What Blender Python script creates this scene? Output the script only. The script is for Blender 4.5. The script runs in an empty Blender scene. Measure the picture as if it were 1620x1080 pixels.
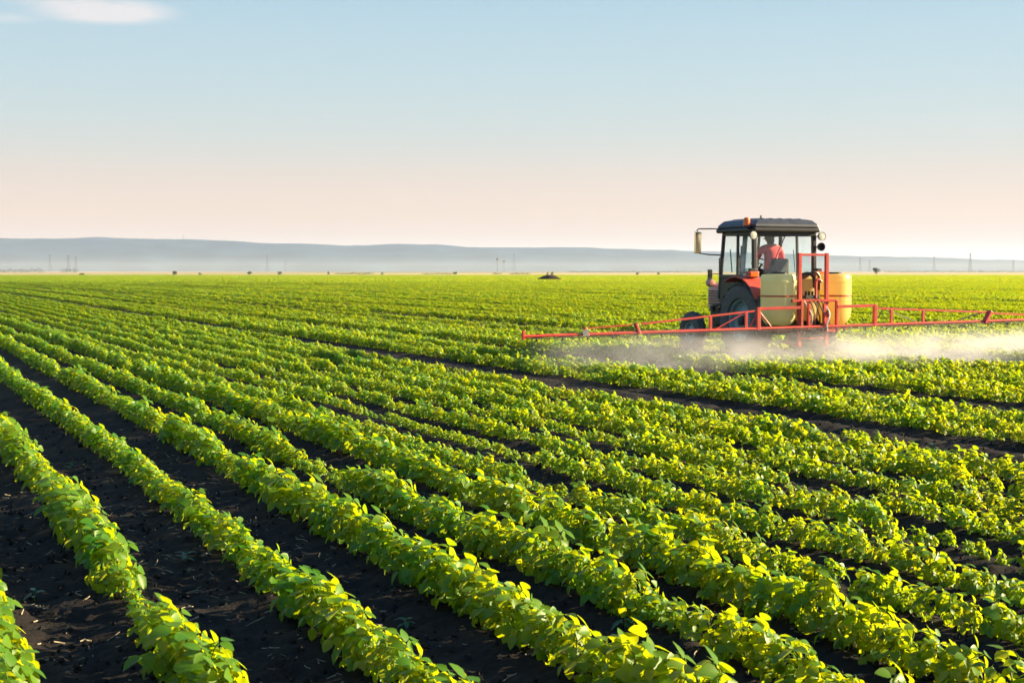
import bpy, bmesh, math, random
import numpy as np
from mathutils import Vector, Matrix, Euler, noise
R = math.radians
rnd = random.Random(7)
nrg = np.random.default_rng(11)
SC = bpy.context.scene
COL = SC.collection

# ------------------------------------------------------------------ camera
EYE = 1.75
FPX, PW, PH, HORIZ = 2400.0, 1620.0, 1080.0, 430.0
cam_d = bpy.data.cameras.new('camera')
cam_d.sensor_width = 36.0
cam_d.lens = FPX / PW * 36.0
cam_d.clip_start = 0.1
cam_d.clip_end = 40000
cam_d.dof.use_dof = True
cam_d.dof.focus_distance = 11.0
cam_d.dof.aperture_fstop = 7.0
cam = bpy.data.objects.new('camera', cam_d)
COL.objects.link(cam)
PITCH = math.atan((PH / 2 - HORIZ) / FPX)
cam.location = (0, 0, EYE)
cam.rotation_euler = (R(90) - PITCH, 0, 0)
SC.camera = cam

# ------------------------------------------------------------------ light
SUN_AZ, SUN_EL = R(80), R(17)          # azimuth to the right of the view direction
sun_d = bpy.data.lights.new('sun', 'SUN')
sun_d.energy = 5.0
sun_d.angle = R(0.6)
sun_d.color = (1.0, 0.80, 0.47)
sun = bpy.data.objects.new('sun', sun_d)
COL.objects.link(sun)
to_sun = Vector((math.sin(SUN_AZ) * math.cos(SUN_EL), math.cos(SUN_AZ) * math.cos(SUN_EL), math.sin(SUN_EL)))
sun.rotation_euler = to_sun.to_track_quat('Z', 'Y').to_euler()
sun.location = to_sun * 100

world = bpy.data.worlds.new('World')
SC.world = world
world.use_nodes = True
nt = world.node_tree
nt.nodes.clear()
def N(t, typ, **kw):
    n = t.nodes.new(typ)
    for k, v in kw.items():
        setattr(n, k, v)
    return n
def L(t, a, b):
    t.links.new(a, b)
out = N(nt, 'ShaderNodeOutputWorld')
bg = N(nt, 'ShaderNodeBackground')
sky = N(nt, 'ShaderNodeTexSky', sky_type='NISHITA')
sky.sun_disc = False
sky.sun_elevation = SUN_EL
sky.sun_rotation = SUN_AZ
sky.altitude = 100
sky.air_density = 1.0
sky.dust_density = 1.6
sky.ozone_density = 2.0
# evening gradient: dusty pink band low down, pale blue above
geo = N(nt, 'ShaderNodeNewGeometry')
sep = N(nt, 'ShaderNodeSeparateXYZ')
L(nt, geo.outputs['Position'], sep.inputs[0])
ramp = N(nt, 'ShaderNodeValToRGB')
ramp.color_ramp.interpolation = 'B_SPLINE'
def srgb(r, g, b):
    f = lambda c: (c / 255 / 12.92) if c / 255 <= 0.04045 else ((c / 255 + 0.055) / 1.055) ** 2.4
    return (f(r), f(g), f(b), 1)
SKY_K = 1.0
stops = [(0.0, (232, 188, 160)), (0.022, (238, 198, 174)), (0.052, (238, 209, 192)), (0.085, (208, 215, 212)), (0.125, (194, 217, 224)),
         (0.175, (180, 211, 226)), (0.30, (146, 190, 226)), (0.6, (100, 156, 210)), (1.0, (78, 132, 196))]
er = ramp.color_ramp.elements
while len(er) < len(stops):
    er.new(0.5)
for e, (p, c) in zip(er, stops):
    e.position = p
    e.color = srgb(*c)
L(nt, sep.outputs['Z'], ramp.inputs[0])
# thin cirrus: noise streaks stretched along the horizon, gathered in one wisp high on the left
mp = N(nt, 'ShaderNodeMapping')
mp.inputs['Scale'].default_value = (9, 9, 46)
mp.inputs['Rotation'].default_value = (0, R(4), 0)
L(nt, geo.outputs['Position'], mp.inputs['Vector'])
nz = N(nt, 'ShaderNodeTexNoise')
nz.inputs['Scale'].default_value = 1.6
nz.inputs['Detail'].default_value = 7
nz.inputs['Roughness'].default_value = 0.58
nz.inputs['Distortion'].default_value = 0.5
L(nt, mp.outputs[0], nz.inputs['Vector'])
def cloud_blob(px, py, rx, rz):
    """soft patch in the direction of one photo point; radii in radians"""
    az = math.atan((px - PW / 2) / FPX); el = math.atan((PH / 2 - py) / FPX) - PITCH
    d = N(nt, 'ShaderNodeVectorMath', operation='SUBTRACT')
    L(nt, geo.outputs['Position'], d.inputs[0])
    d.inputs[1].default_value = (math.sin(az) * math.cos(el), math.cos(az) * math.cos(el), math.sin(el))
    m = N(nt, 'ShaderNodeVectorMath', operation='MULTIPLY')
    L(nt, d.outputs[0], m.inputs[0])
    m.inputs[1].default_value = (1 / rx, 1 / rx, 1 / rz)
    ln = N(nt, 'ShaderNodeVectorMath', operation='LENGTH')
    L(nt, m.outputs[0], ln.inputs[0])
    mr = N(nt, 'ShaderNodeMapRange', interpolation_type='SMOOTHSTEP')
    mr.inputs['From Min'].default_value = 1.0
    mr.inputs['From Max'].default_value = 0.1
    L(nt, ln.outputs['Value'], mr.inputs['Value'])
    return mr.outputs[0]
b1 = cloud_blob(165, 31, 0.058, 0.0105)
b2 = cloud_blob(75, 8, 0.050, 0.0100)
b3 = cloud_blob(1560, 205, 0.10, 0.010)
b4 = cloud_blob(0, 49, 0.035, 0.005)
def mth(op, a, b):
    n = N(nt, 'ShaderNodeMath', operation=op)
    for i, v in enumerate((a, b)):
        if hasattr(v, 'is_linked') or not isinstance(v, (int, float)):
            L(nt, v, n.inputs[i])
        else:
            n.inputs[i].default_value = v
    return n.outputs[0]
nr = N(nt, 'ShaderNodeMapRange')
nr.inputs['From Min'].default_value = 0.34
nr.inputs['From Max'].default_value = 0.66
L(nt, nz.outputs[0], nr.inputs['Value'])
cm = mth('ADD', mth('ADD', mth('MULTIPLY', b1, 1.9), mth('MULTIPLY', b2, 1.1)), mth('ADD', mth('MULTIPLY', b3, 0.10), mth('MULTIPLY', b4, 0.5)))
cm = mth('MULTIPLY', cm, mth('ADD', mth('MULTIPLY', nr.outputs[0], 0.95), 0.08))
cm = mth('MINIMUM', cm, 0.85)
mixc = N(nt, 'ShaderNodeMix', data_type='RGBA')
L(nt, cm, mixc.inputs['Factor'])
L(nt, ramp.outputs[0], mixc.inputs['A'])
mixc.inputs['B'].default_value = srgb(246, 238, 236)
# physical sky carries the slow change round the horizon towards the sun
sk = N(nt, 'ShaderNodeMix', data_type='RGBA')
sk.inputs['Factor'].default_value = 0.14
scl = N(nt, 'ShaderNodeVectorMath', operation='SCALE')
scl.inputs['Scale'].default_value = 0.12
L(nt, sky.outputs[0], scl.inputs[0])
L(nt, mixc.outputs['Result'], sk.inputs['A'])
L(nt, scl.outputs[0], sk.inputs['B'])
L(nt, sk.outputs['Result'], bg.inputs['Color'])
bg.inputs['Strength'].default_value = 0.25
L(nt, bg.outputs[0], out.inputs['Surface'])

vs = SC.view_settings
vs.view_transform = 'Standard'
vs.look = 'None'
vs.gamma = 1.0
vs.use_curve_mapping = False
vs.exposure = 2.08
SC.render.engine = 'CYCLES'
SC.cycles.max_bounces = 6
SC.cycles.diffuse_bounces = 2
SC.cycles.transmission_bounces = 5
SC.cycles.transparent_max_bounces = 12
SC.cycles.volume_bounces = 1
SC.cycles.sample_clamp_indirect = 6
SC.cycles.use_denoising = True
SC.cycles.use_adaptive_sampling = True
SC.cycles.adaptive_threshold = 0.015
SC.cycles.volume_step_rate = 1.0

# ------------------------------------------------------------------ helpers
def tag(o, label=None, cat=None, group=None, kind=None):
    if label: o['label'] = label
    if cat: o['category'] = cat
    if group: o['group'] = group
    if kind: o['kind'] = kind
    return o

def mat(name):
    m = bpy.data.materials.new(name)
    m.use_nodes = True
    t = m.node_tree
    return m, t, t.nodes['Principled BSDF'], t.nodes['Material Output']

def coat(name, col, rough=0.5, metal=0.0, var=0.25, scale=9.0, bump=0.0, dirt=None, dirt_amt=0.0, spec=0.5):
    """plain paint or rubber with noise-driven wear"""
    m, t, p, o = mat(name)
    tc = N(t, 'ShaderNodeTexCoord')
    nz = N(t, 'ShaderNodeTexNoise')
    nz.inputs['Scale'].default_value = scale
    nz.inputs['Detail'].default_value = 6
    L(t, tc.outputs['Object'], nz.inputs['Vector'])
    cr = N(t, 'ShaderNodeValToRGB')
    cr.color_ramp.elements[0].position = 0.3
    cr.color_ramp.elements[1].position = 0.72
    cr.color_ramp.elements[0].color = (*[c * (1 - var) for c in col], 1)
    cr.color_ramp.elements[1].color = (*[min(1, c * (1 + var)) for c in col], 1)
    L(t, nz.outputs[0], cr.inputs[0])
    src = cr.outputs[0]
    if dirt:
        n2 = N(t, 'ShaderNodeTexNoise')
        n2.inputs['Scale'].default_value = scale * 0.45
        n2.inputs['Detail'].default_value = 9
        n2.inputs['Roughness'].default_value = 0.7
        L(t, tc.outputs['Object'], n2.inputs['Vector'])
        mr = N(t, 'ShaderNodeMapRange')
        mr.inputs['From Min'].default_value = 0.48
        mr.inputs['From Max'].default_value = 0.7
        mr.inputs['To Max'].default_value = dirt_amt
        L(t, n2.outputs[0], mr.inputs['Value'])
        mx = N(t, 'ShaderNodeMix', data_type='RGBA')
        L(t, mr.outputs[0], mx.inputs['Factor'])
        L(t, src, mx.inputs['A'])
        mx.inputs['B'].default_value = (*dirt, 1)
        src = mx.outputs['Result']
    L(t, src, p.inputs['Base Color'])
    p.inputs['Roughness'].default_value = rough
    p.inputs['Metallic'].default_value = metal
    p.inputs['Specular IOR Level'].default_value = spec
    if bump:
        b = N(t, 'ShaderNodeBump')
        b.inputs['Strength'].default_value = bump
        b.inputs['Distance'].default_value = 0.01
        L(t, nz.outputs[0], b.inputs['Height'])
        L(t, b.outputs[0], p.inputs['Normal'])
    return m

def leaf_mat(name, c0, c1, tr0, tr1, mixf=0.45, rough=0.45, spec=0.4):
    m, t, p, o = mat(name)
    g = N(t, 'ShaderNodeNewGeometry')
    oi = N(t, 'ShaderNodeObjectInfo')
    ad = N(t, 'ShaderNodeMath', operation='ADD')
    L(t, g.outputs['Random Per Island'], ad.inputs[0])
    L(t, oi.outputs['Random'], ad.inputs[1])
    hf = N(t, 'ShaderNodeMath', operation='MULTIPLY')
    L(t, ad.outputs[0], hf.inputs[0])
    hf.inputs[1].default_value = 0.5
    def two(a, b):
        mx = N(t, 'ShaderNodeMix', data_type='RGBA')
        L(t, hf.outputs[0], mx.inputs['Factor'])
        mx.inputs['A'].default_value = (*a, 1)
        mx.inputs['B'].default_value = (*b, 1)
        return mx.outputs['Result']
    L(t, two(c0, c1), p.inputs['Base Color'])
    p.inputs['Roughness'].default_value = rough
    p.inputs['Specular IOR Level'].default_value = spec
    tr = N(t, 'ShaderNodeBsdfTranslucent')
    L(t, two(tr0, tr1), tr.inputs['Color'])
    ms = N(t, 'ShaderNodeMixShader')
    ms.inputs[0].default_value = mixf
    L(t, p.outputs[0], ms.inputs[1])
    L(t, tr.outputs[0], ms.inputs[2])
    L(t, ms.outputs[0], o.inputs['Surface'])
    return m

def link_mesh(name, me, material=None, parent=None):
    o = bpy.data.objects.new(name, me)
    if material is not None and not me.materials:
        me.materials.append(material)
    COL.objects.link(o)
    if parent is not None:
        o.parent = parent
    return o

def empty(name, loc=(0, 0, 0), rz=0.0):
    o = bpy.data.objects.new(name, None)
    o.empty_display_size = 0.3
    o.location = loc
    o.rotation_euler = (0, 0, rz)
    COL.objects.link(o)
    return o

class MB:
    """collects shapes; build() links them as ONE mesh object"""
    def __init__(s):
        s.bm = bmesh.new()
    def box(s, x0, x1, y0, y1, z0, z1, m=None):
        c = [(x, y, z) for x in (x0, x1) for y in (y0, y1) for z in (z0, z1)]
        v = [s.bm.verts.new(m @ Vector(p) if m else p) for p in c]
        for f in ((0, 1, 3, 2), (4, 6, 7, 5), (0, 4, 5, 1), (2, 3, 7, 6), (0, 2, 6, 4), (1, 5, 7, 3)):
            s.bm.faces.new([v[i] for i in f])
        return s
    def hexa(s, pts):
        """eight corners: bottom four then top four"""
        v = [s.bm.verts.new(p) for p in pts]
        for f in ((3, 2, 1, 0), (4, 5, 6, 7), (0, 1, 5, 4), (1, 2, 6, 5), (2, 3, 7, 6), (3, 0, 4, 7)):
            s.bm.faces.new([v[i] for i in f])
        return s
    def bar(s, a, b, w, h=None, up=(0, 0, 1)):
        """rectangular bar from a to b"""
        a, b = Vector(a), Vector(b)
        h = h or w
        d = (b - a).normalized()
        u = Vector(up)
        if abs(d.dot(u)) > 0.95:
            u = Vector((0, 1, 0))
        sx = d.cross(u).normalized() * w / 2
        uz = sx.cross(d).normalized() * h / 2
        s.hexa([a - sx - uz, a + sx - uz, a + sx + uz, a - sx + uz, b - sx - uz, b + sx - uz, b + sx + uz, b - sx + uz])
        return s
    def tube(s, pts, r, seg=8, r1=None, cap=True):
        pts = [Vector(p) for p in pts]
        n = len(pts)
        rings = []
        prev = None
        for i, p in enumerate(pts):
            d = (pts[min(i + 1, n - 1)] - pts[max(i - 1, 0)]).normalized()
            if prev is None:
                ref = Vector((0, 0, 1)) if abs(d.z) < 0.9 else Vector((1, 0, 0))
                u = d.cross(ref).normalized()
            else:
                u = (prev - d * prev.dot(d)).normalized()
            prev = u
            w = d.cross(u)
            rr = r if r1 is None else r + (r1 - r) * i / max(1, n - 1)
            rings.append([s.bm.verts.new(p + (u * math.cos(2 * math.pi * k / seg) + w * math.sin(2 * math.pi * k / seg)) * rr) for k in range(seg)])
        for a, b in zip(rings, rings[1:]):
            for k in range(seg):
                s.bm.faces.new((a[k], a[(k + 1) % seg], b[(k + 1) % seg], b[k]))
        if cap:
            s.bm.faces.new(list(reversed(rings[0])))
            s.bm.faces.new(rings[-1])
        return s
    def lathe(s, prof, seg=24, axis='Z', loc=(0, 0, 0), a0=0.0, a1=2 * math.pi, close=False):
        """prof: list of (radius, height along axis)"""
        full = abs(a1 - a0 - 2 * math.pi) < 1e-6
        na = seg if full else seg + 1
        rings = []
        for i in range(na):
            a = a0 + (a1 - a0) * i / seg
            ring = []
            for r, h in prof:
                if axis == 'Z': p = (r * math.cos(a), r * math.sin(a), h)
                elif axis == 'X': p = (h, r * math.cos(a), r * math.sin(a))
                else: p = (r * math.cos(a), h, r * math.sin(a))
                ring.append(s.bm.verts.new(Vector(p) + Vector(loc)))
            rings.append(ring)
        m = len(prof)
        for i in range(seg):
            a, b = rings[i], rings[(i + 1) % na]
            for j in range(m if close else m - 1):
                j2 = (j + 1) % m
                s.bm.faces.new((a[j], b[j], b[j2], a[j2]))
        if not full and close:
            s.bm.faces.new(rings[0]); s.bm.faces.new(list(reversed(rings[-1])))
        return s
    def quad(s, *p):
        s.bm.faces.new([s.bm.verts.new(q) for q in p]); return s
    def build(s, name, material, parent=None, smooth=False, bevel=0.0, loc=None):
        bmesh.ops.remove_doubles(s.bm, verts=s.bm.verts, dist=1e-5)
        bmesh.ops.recalc_face_normals(s.bm, faces=s.bm.faces)
        me = bpy.data.meshes.new(name)
        s.bm.to_mesh(me); s.bm.free()
        if smooth:
            for p in me.polygons: p.use_smooth = True
            me.set_sharp_from_angle(angle=R(38))
        o = link_mesh(name, me, material, parent)
        if loc: o.location = loc
        if bevel:
            b = o.modifiers.new('bevel', 'BEVEL'); b.width = bevel; b.segments = 2; b.limit_method = 'ANGLE'; b.angle_limit = R(40)
        return o

def fast_mesh(name, verts, faces):
    me = bpy.data.meshes.new(name)
    me.from_pydata([tuple(v) for v in verts], [], [tuple(f) for f in faces])
    me.update()
    return me

# ------------------------------------------------------------------ layout of the field
TH = math.atan(1015 / FPX)                       # rows run 23 degrees left of the view
HX, HY = -math.sin(TH), math.cos(TH)             # along a row, away from the camera
UX, UY = math.cos(TH), math.sin(TH)              # across the rows, to the right
def row_pt(o, s):
    return (o * UX + s * HX, o * UY + s * HY)
def to_os(x, y):
    return x * UX + y * UY, x * HX + y * HY
def ground_at(px, py, h=0.0):
    """ground point under a photo point (level ground, eye height EYE)"""
    d = FPX * (EYE - h) / (py - HORIZ)
    return (px - PW / 2) / FPX * d, d
ROWD = 0.645
_first = [0.49, 1.20, 2.01, 2.82, 3.50, 4.17]
def row_o(k):
    """distance of row k to the right of the camera, across the rows"""
    if k < 0: return _first[0] + 0.70 * k
    if k < 6: return _first[k]
    return _first[5] + (k - 5) * ROWD
def row_phase(o):
    """row number as a continuous value"""
    if o < _first[0]: return (o - _first[0]) / 0.70
    for k in range(5):
        if o < _first[k + 1]: return k + (o - _first[k]) / (_first[k + 1] - _first[k])
    return 5 + (o - _first[5]) / ROWD
TX, TY = (1232 - 810) / FPX * 30.4, 30.4         # rear axle of the tractor on the ground
TO, TS = to_os(TX, TY)
FIELD_END = 800.0

# ------------------------------------------------------------------ materials
M = {}
M['leaf'] = leaf_mat('soy_leaf', (0.030, 0.150, 0.009), (0.108, 0.205, 0.009), (0.30, 0.52, 0.005), (0.70, 0.65, 0.006), 0.46, 0.45, 0.32)
M['leaf_far'] = leaf_mat('soy_leaf_far', (0.022, 0.130, 0.008), (0.088, 0.178, 0.008), (0.26, 0.48, 0.005), (0.64, 0.59, 0.006), 0.44, 0.5, 0.3)
M['stem'] = coat('soy_stem', (0.13, 0.17, 0.03), 0.6, var=0.3)
M['weed'] = leaf_mat('weed_leaf', (0.020, 0.09, 0.035), (0.03, 0.11, 0.04), (0.06, 0.2, 0.05), (0.09, 0.24, 0.05), 0.3)
M['tree'] = leaf_mat('tree_leaf', (0.022, 0.040, 0.012), (0.035, 0.055, 0.015), (0.05, 0.08, 0.01), (0.06, 0.09, 0.01), 0.3, 0.6, 0.2)
M['bark'] = coat('bark', (0.07, 0.05, 0.035), 0.9, scale=4)
M['straw'] = coat('straw', (0.22, 0.18, 0.125), 0.8, var=0.4, scale=30)
M['clod'] = coat('clod', (0.013, 0.0105, 0.0105), 0.95, var=0.5, scale=25, bump=0.6, spec=0.2)

def soil_material():
    m, t, p, o = mat('field_soil')
    tc = N(t, 'ShaderNodeTexCoord')
    def noi(sc, det, ro=0.6):
        n = N(t, 'ShaderNodeTexNoise')
        n.inputs['Scale'].default_value = sc; n.inputs['Detail'].default_value = det; n.inputs['Roughness'].default_value = ro
        L(t, tc.outputs['Object'], n.inputs['Vector'])
        return n
    a = noi(2.2, 10, 0.72); b = noi(46, 6, 0.7)
    mu = N(t, 'ShaderNodeMath', operation='MULTIPLY'); L(t, a.outputs[0], mu.inputs[0]); L(t, b.outputs[0], mu.inputs[1])
    cr = N(t, 'ShaderNodeValToRGB')
    cr.color_ramp.elements[0].position = 0.12; cr.color_ramp.elements[0].color = (0.0045, 0.0036, 0.0042, 1)
    cr.color_ramp.elements[1].position = 0.42; cr.color_ramp.elements[1].color = (0.024, 0.0175, 0.0155, 1)
    L(t, mu.outputs[0], cr.inputs[0])
    # other fields beyond the far edge: stubble, with a few green strips
    sp = N(t, 'ShaderNodeSeparateXYZ'); L(t, tc.outputs['Object'], sp.inputs[0])
    fm = N(t, 'ShaderNodeMapRange'); fm.inputs['From Min'].default_value = FIELD_END - 2; fm.inputs['From Max'].default_value = FIELD_END + 2
    L(t, sp.outputs['Y'], fm.inputs['Value'])
    mp2 = N(t, 'ShaderNodeMapping'); mp2.inputs['Scale'].default_value = (0.0016, 0.0011, 1)
    L(t, tc.outputs['Object'], mp2.inputs['Vector'])
    vo = N(t, 'ShaderNodeTexVoronoi'); vo.inputs['Scale'].default_value = 1.0
    L(t, mp2.outputs[0], vo.inputs['Vector'])
    c2 = N(t, 'ShaderNodeValToRGB'); c2.color_ramp.interpolation = 'CONSTANT'
    e = c2.color_ramp.elements
    e[0].color = (0.48, 0.36, 0.20, 1); e[1].position = 0.45; e[1].color = (0.38, 0.30, 0.15, 1)
    x = e.new(0.72); x.color = (0.16, 0.20, 0.055, 1)
    L(t, vo.outputs['Color'], c2.inputs[0])
    mx = N(t, 'ShaderNodeMix', data_type='RGBA')
    L(t, fm.outputs[0], mx.inputs['Factor']); L(t, cr.outputs[0], mx.inputs['A']); L(t, c2.outputs[0], mx.inputs['B'])
    L(t, mx.outputs['Result'], p.inputs['Base Color'])
    p.inputs['Roughness'].default_value = 0.95
    p.inputs['Specular IOR Level'].default_value = 0.2
    bp = N(t, 'ShaderNodeBump'); bp.inputs['Strength'].default_value = 0.8; bp.inputs['Distance'].default_value = 0.02
    ad = N(t, 'ShaderNodeMath', operation='ADD'); L(t, a.outputs[0], ad.inputs[0]); L(t, b.outputs[0], ad.inputs[1])
    L(t, ad.outputs[0], bp.inputs['Height']); L(t, bp.outputs[0], p.inputs['Normal'])
    return m
M['soil'] = soil_material()

# ------------------------------------------------------------------ ground: one sheet to the horizon, finer near the camera
def soil_h(x, y):
    d = math.hypot(x, y)
    if d > 60:
        return 0.0
    k = 1.0 if d < 30 else (60 - d) / 30
    o, s = to_os(x, y)
    ph = row_phase(o)
    ridge = 0.028 * math.cos(2 * math.pi * ph)
    h = ridge
    if d < 32:
        h += 0.030 * noise.noise((x * 1.6, y * 1.6, 0))
        h += 0.026 * noise.noise((x * 5.2, y * 5.2, 3))
        c = noise.noise((x * 13, y * 13, 7))
        h += 0.020 * c + 0.016 * max(0.0, noise.noise((x * 23, y * 23, 5)))
    return h * k
def rise(x, y):
    """the land lifts a little beyond the field, most on the right"""
    if y < FIELD_END + 150:
        return 0.0
    t = min(1.0, (y - FIELD_END - 150) / 1500)
    return 2.0 * t * t * (3 - 2 * t)
radii = [0.5, 1.5, 2.6, 3.6]
r = 4.4
while r < 14000:
    radii.append(r)
    r *= 1.0065 if r < 22 else (1.02 if r < 60 else 1.10)
angs = []
a = -math.pi
while a < math.pi - 1e-6:
    angs.append(a)
    inner = abs(a) < R(24)
    a += R(0.22) if inner else R(3.0)
    if not inner and abs(a) < R(24) + R(3.0) and a < 0:
        a = max(a, -R(23.99)) if a > -R(24) else a
gv = [(0, 0, 0)]; gf = []
for r in radii:
    for a in angs:
        x, y = r * math.sin(a), r * math.cos(a)
        gv.append((x, y, soil_h(x, y) + rise(x, y)))
na = len(angs)
for j in range(na):
    gf.append((0, 1 + (j + 1) % na, 1 + j))
for i in range(len(radii) - 1):
    b0 = 1 + i * na; b1_ = b0 + na
    for j in range(na):
        j2 = (j + 1) % na
        gf.append((b0 + j, b0 + j2, b1_ + j2, b1_ + j))
gme = fast_mesh('ground', gv, gf)
gme.polygons.foreach_set('use_smooth', [True] * len(gme.polygons))
ground = link_mesh('ground', gme, M['soil'])
tag(ground, kind='structure')

# ------------------------------------------------------------------ hills on the horizon
HD = 7000.0
ridge_px = [(-900, 384), (-500, 380), (-200, 379), (0, 377), (90, 378), (160, 375), (230, 378), (300, 378), (400, 384), (480, 385), (540, 389), (600, 387),
            (690, 386), (740, 391), (800, 392), (870, 391), (925, 391), (960, 394), (1010, 394), (1090, 397), (1160, 399), (1260, 402), (1340, 405), (1420, 406),
            (1500, 408), (1560, 411), (1620, 411), (1800, 414), (2200, 417), (2700, 420)]
xs = np.array([p[0] for p in ridge_px], float); hs = np.array([HORIZ - p[1] for p in ridge_px], float)
hv = []; hf_ = []
cols = np.linspace(-900, 2700, 420); NL = 12
for i, px in enumerate(cols):
    hpx = float(np.interp(px, xs, hs))
    hpx += 1.3 * noise.noise((px * 0.02, 2, 0)) + 0.6 * noise.noise((px * 0.07, 5, 0))
    for j in range(NL + 2):
        t = j / NL
        if j <= NL:
            d = HD - 1800 * (1 - t) + 220 * noise.noise((px * 0.012, t * 3, 1))
            z = hpx / FPX * HD * (t ** 0.8) + 16 * noise.noise((px * 0.02, t * 4, 4)) * t * (1 - t) * 2
        else:
            d = HD + 1500; z = -10
        hv.append(((px - PW / 2) / FPX * d, d, z + EYE - (3 if j == 0 else 0)))
for i in range(len(cols) - 1):
    for j in range(NL + 1):
        a_ = i * (NL + 2) + j
        hf_.append((a_, a_ + NL + 2, a_ + NL + 3, a_ + 1))
hme = fast_mesh('hills', hv, hf_)
hme.polygons.foreach_set('use_smooth', [True] * len(hme.polygons))
M['hill'] = coat('hill_cover_air_blue', (0.024, 0.050, 0.085), 0.95, var=0.35, scale=0.004, spec=0.0)  # bluish tint of the distant air painted into the hill vegetation
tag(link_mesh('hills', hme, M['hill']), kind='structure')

# ------------------------------------------------------------------ soybean leaves and plants
def leaflet(bm_v, bm_f, M4, ln, wd, fold, droop, simple=False):
    ts = [0.0, 0.14, 0.38, 0.66, 0.88, 1.0]
    ws = [0.0, 0.62, 1.0, 0.80, 0.38, 0.0]
    base = len(bm_v)
    idx = []
    for t, w in zip(ts, ws):
        x = t * ln; z = -droop * ln * t * t
        if w == 0:
            idx.append((len(bm_v),)); bm_v.append(M4 @ Vector((x, 0, z)))
        else:
            hw = w * wd / 2
            idx.append((len(bm_v), len(bm_v) + 1, len(bm_v) + 2))
            bm_v.append(M4 @ Vector((x, hw, z + fold * hw)))
            bm_v.append(M4 @ Vector((x, 0, z)))
            bm_v.append(M4 @ Vector((x, -hw, z + fold * hw)))
    for a, b in zip(idx, idx[1:]):
        if len(a) == 1:
            bm_f.append((a[0], b[1], b[0])); bm_f.append((a[0], b[2], b[1]))
        elif len(b) == 1:
            bm_f.append((a[0], a[1], b[0])); bm_f.append((a[1], a[2], b[0]))
        else:
            bm_f.append((a[0], a[1], b[1], b[0])); bm_f.append((a[1], a[2], b[2], b[1]))

def petiole(v, f, a, b, r):
    """three-sided curved stalk"""
    a, b = Vector(a), Vector(b)
    mid = (a + b) / 2 + Vector((0, 0, 0.012))
    rings = []
    for p in (a, mid, b):
        k = len(v)
        for q in range(3):
            an = q * 2.094
            v.append(p + Vector((0, math.cos(an) * r, math.sin(an) * r)))
        rings.append(k)
    for k0, k1 in zip(rings, rings[1:]):
        for q in range(3):
            f.append((k0 + q, k0 + (q + 1) % 3, k1 + (q + 1) % 3, k1 + q))

def make_leaf(i):
    rr = random.Random(100 + i)
    v, f = [], []
    kind = i % 3                       # 0 low and drooping, 1 middle, 2 top and raised
    reach = [0.072, 0.062, 0.036][kind] * rr.uniform(0.8, 1.2)
    lift = [0.026, 0.056, 0.070][kind] * rr.uniform(0.8, 1.2)
    tip = Vector((reach, 0, lift))
    petiole(v, f, (0, 0, 0), tip, 0.0028)
    ln = rr.uniform(0.048, 0.066); wd = ln * rr.uniform(0.72, 0.84)
    pitch = R([52, 30, 6][kind] + rr.uniform(-16, 18))
    roll = R(rr.uniform(-24, 24))
    B = Matrix.Translation(tip) @ Matrix.Rotation(pitch, 4, 'Y') @ Matrix.Rotation(roll, 4, 'X')
    leaflet(v, f, B @ Matrix.Translation((0.016, 0, 0)), ln, wd, rr.uniform(0.10, 0.42), rr.uniform(0.10, 0.40))
    for sg in (-1, 1):
        C = B @ Matrix.Rotation(R(sg * rr.uniform(68, 88)), 4, 'Z') @ Matrix.Rotation(R(rr.uniform(0, 34)), 4, 'Y') @ Matrix.Rotation(R(rr.uniform(-25, 25)), 4, 'X')
        leaflet(v, f, C @ Matrix.Translation((0.006, 0, 0)), ln * rr.uniform(0.82, 0.98), wd * rr.uniform(0.85, 1.0), rr.uniform(0.10, 0.42), rr.uniform(0.10, 0.45))
    me = fast_mesh('leaf', v, f)
    me.polygons.foreach_set('use_smooth', [True] * len(me.polygons))
    me.materials.append(M['leaf'])
    return me
LEAF = [make_leaf(i) for i in range(12)]
SUNH = Vector((to_sun.x, to_sun.y, 0)).normalized()
SUNAX = Vector((0, 0, 1)).cross(SUNH)
def plant_layout(i):
    """list of (leaf index, matrix): a low bush about 0.3 m across and 0.23 m tall"""
    rr = random.Random(500 + i)
    lay = []
    n = 20
    for k in range(n):
        t = k / (n - 1)
        kind = 0 if t < 0.38 else (1 if t < 0.76 else 2)
        li = kind + 3 * rr.randrange(4)
        az = k * 2.39996 + rr.uniform(-0.5, 0.5)
        z = 0.025 + 0.115 * t + rr.uniform(-0.012, 0.016)
        s = rr.uniform(0.74, 1.24) * (1.0 if kind < 2 else 0.92)
        turn = R([8, 30, 42][kind] + rr.uniform(-14, 14))          # upper leaves turn towards the low sun
        mtx = Matrix.Translation((rr.uniform(-.02, .02) - .016 * SUNH.x, rr.uniform(-.02, .02) - .016 * SUNH.y, z)) @ Matrix.Rotation(turn, 4, SUNAX) @ Matrix.Rotation(az, 4, 'Z') @ Matrix.Rotation(R(rr.uniform(-30, 22)), 4, 'Y') @ Matrix.Rotation(R(rr.uniform(-34, 34)), 4, 'X') @ Matrix.Scale(s, 4)
        lay.append((li, mtx))
    for k in range(4):                             # short inner leaves that close the canopy
        mtx = Matrix.Translation((rr.uniform(-.03, .03), rr.uniform(-.03, .03), rr.uniform(.0, .05))) @ Matrix.Rotation(rr.uniform(0, 6.28), 4, 'Z') @ Matrix.Rotation(R(rr.uniform(-20, 30)), 4, 'Y') @ Matrix.Scale(rr.uniform(.7, .9), 4)
        lay.append((3 * rr.randrange(4), mtx))
    return lay
NPL = 14
LAY = [plant_layout(i) for i in range(NPL)]
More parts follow.
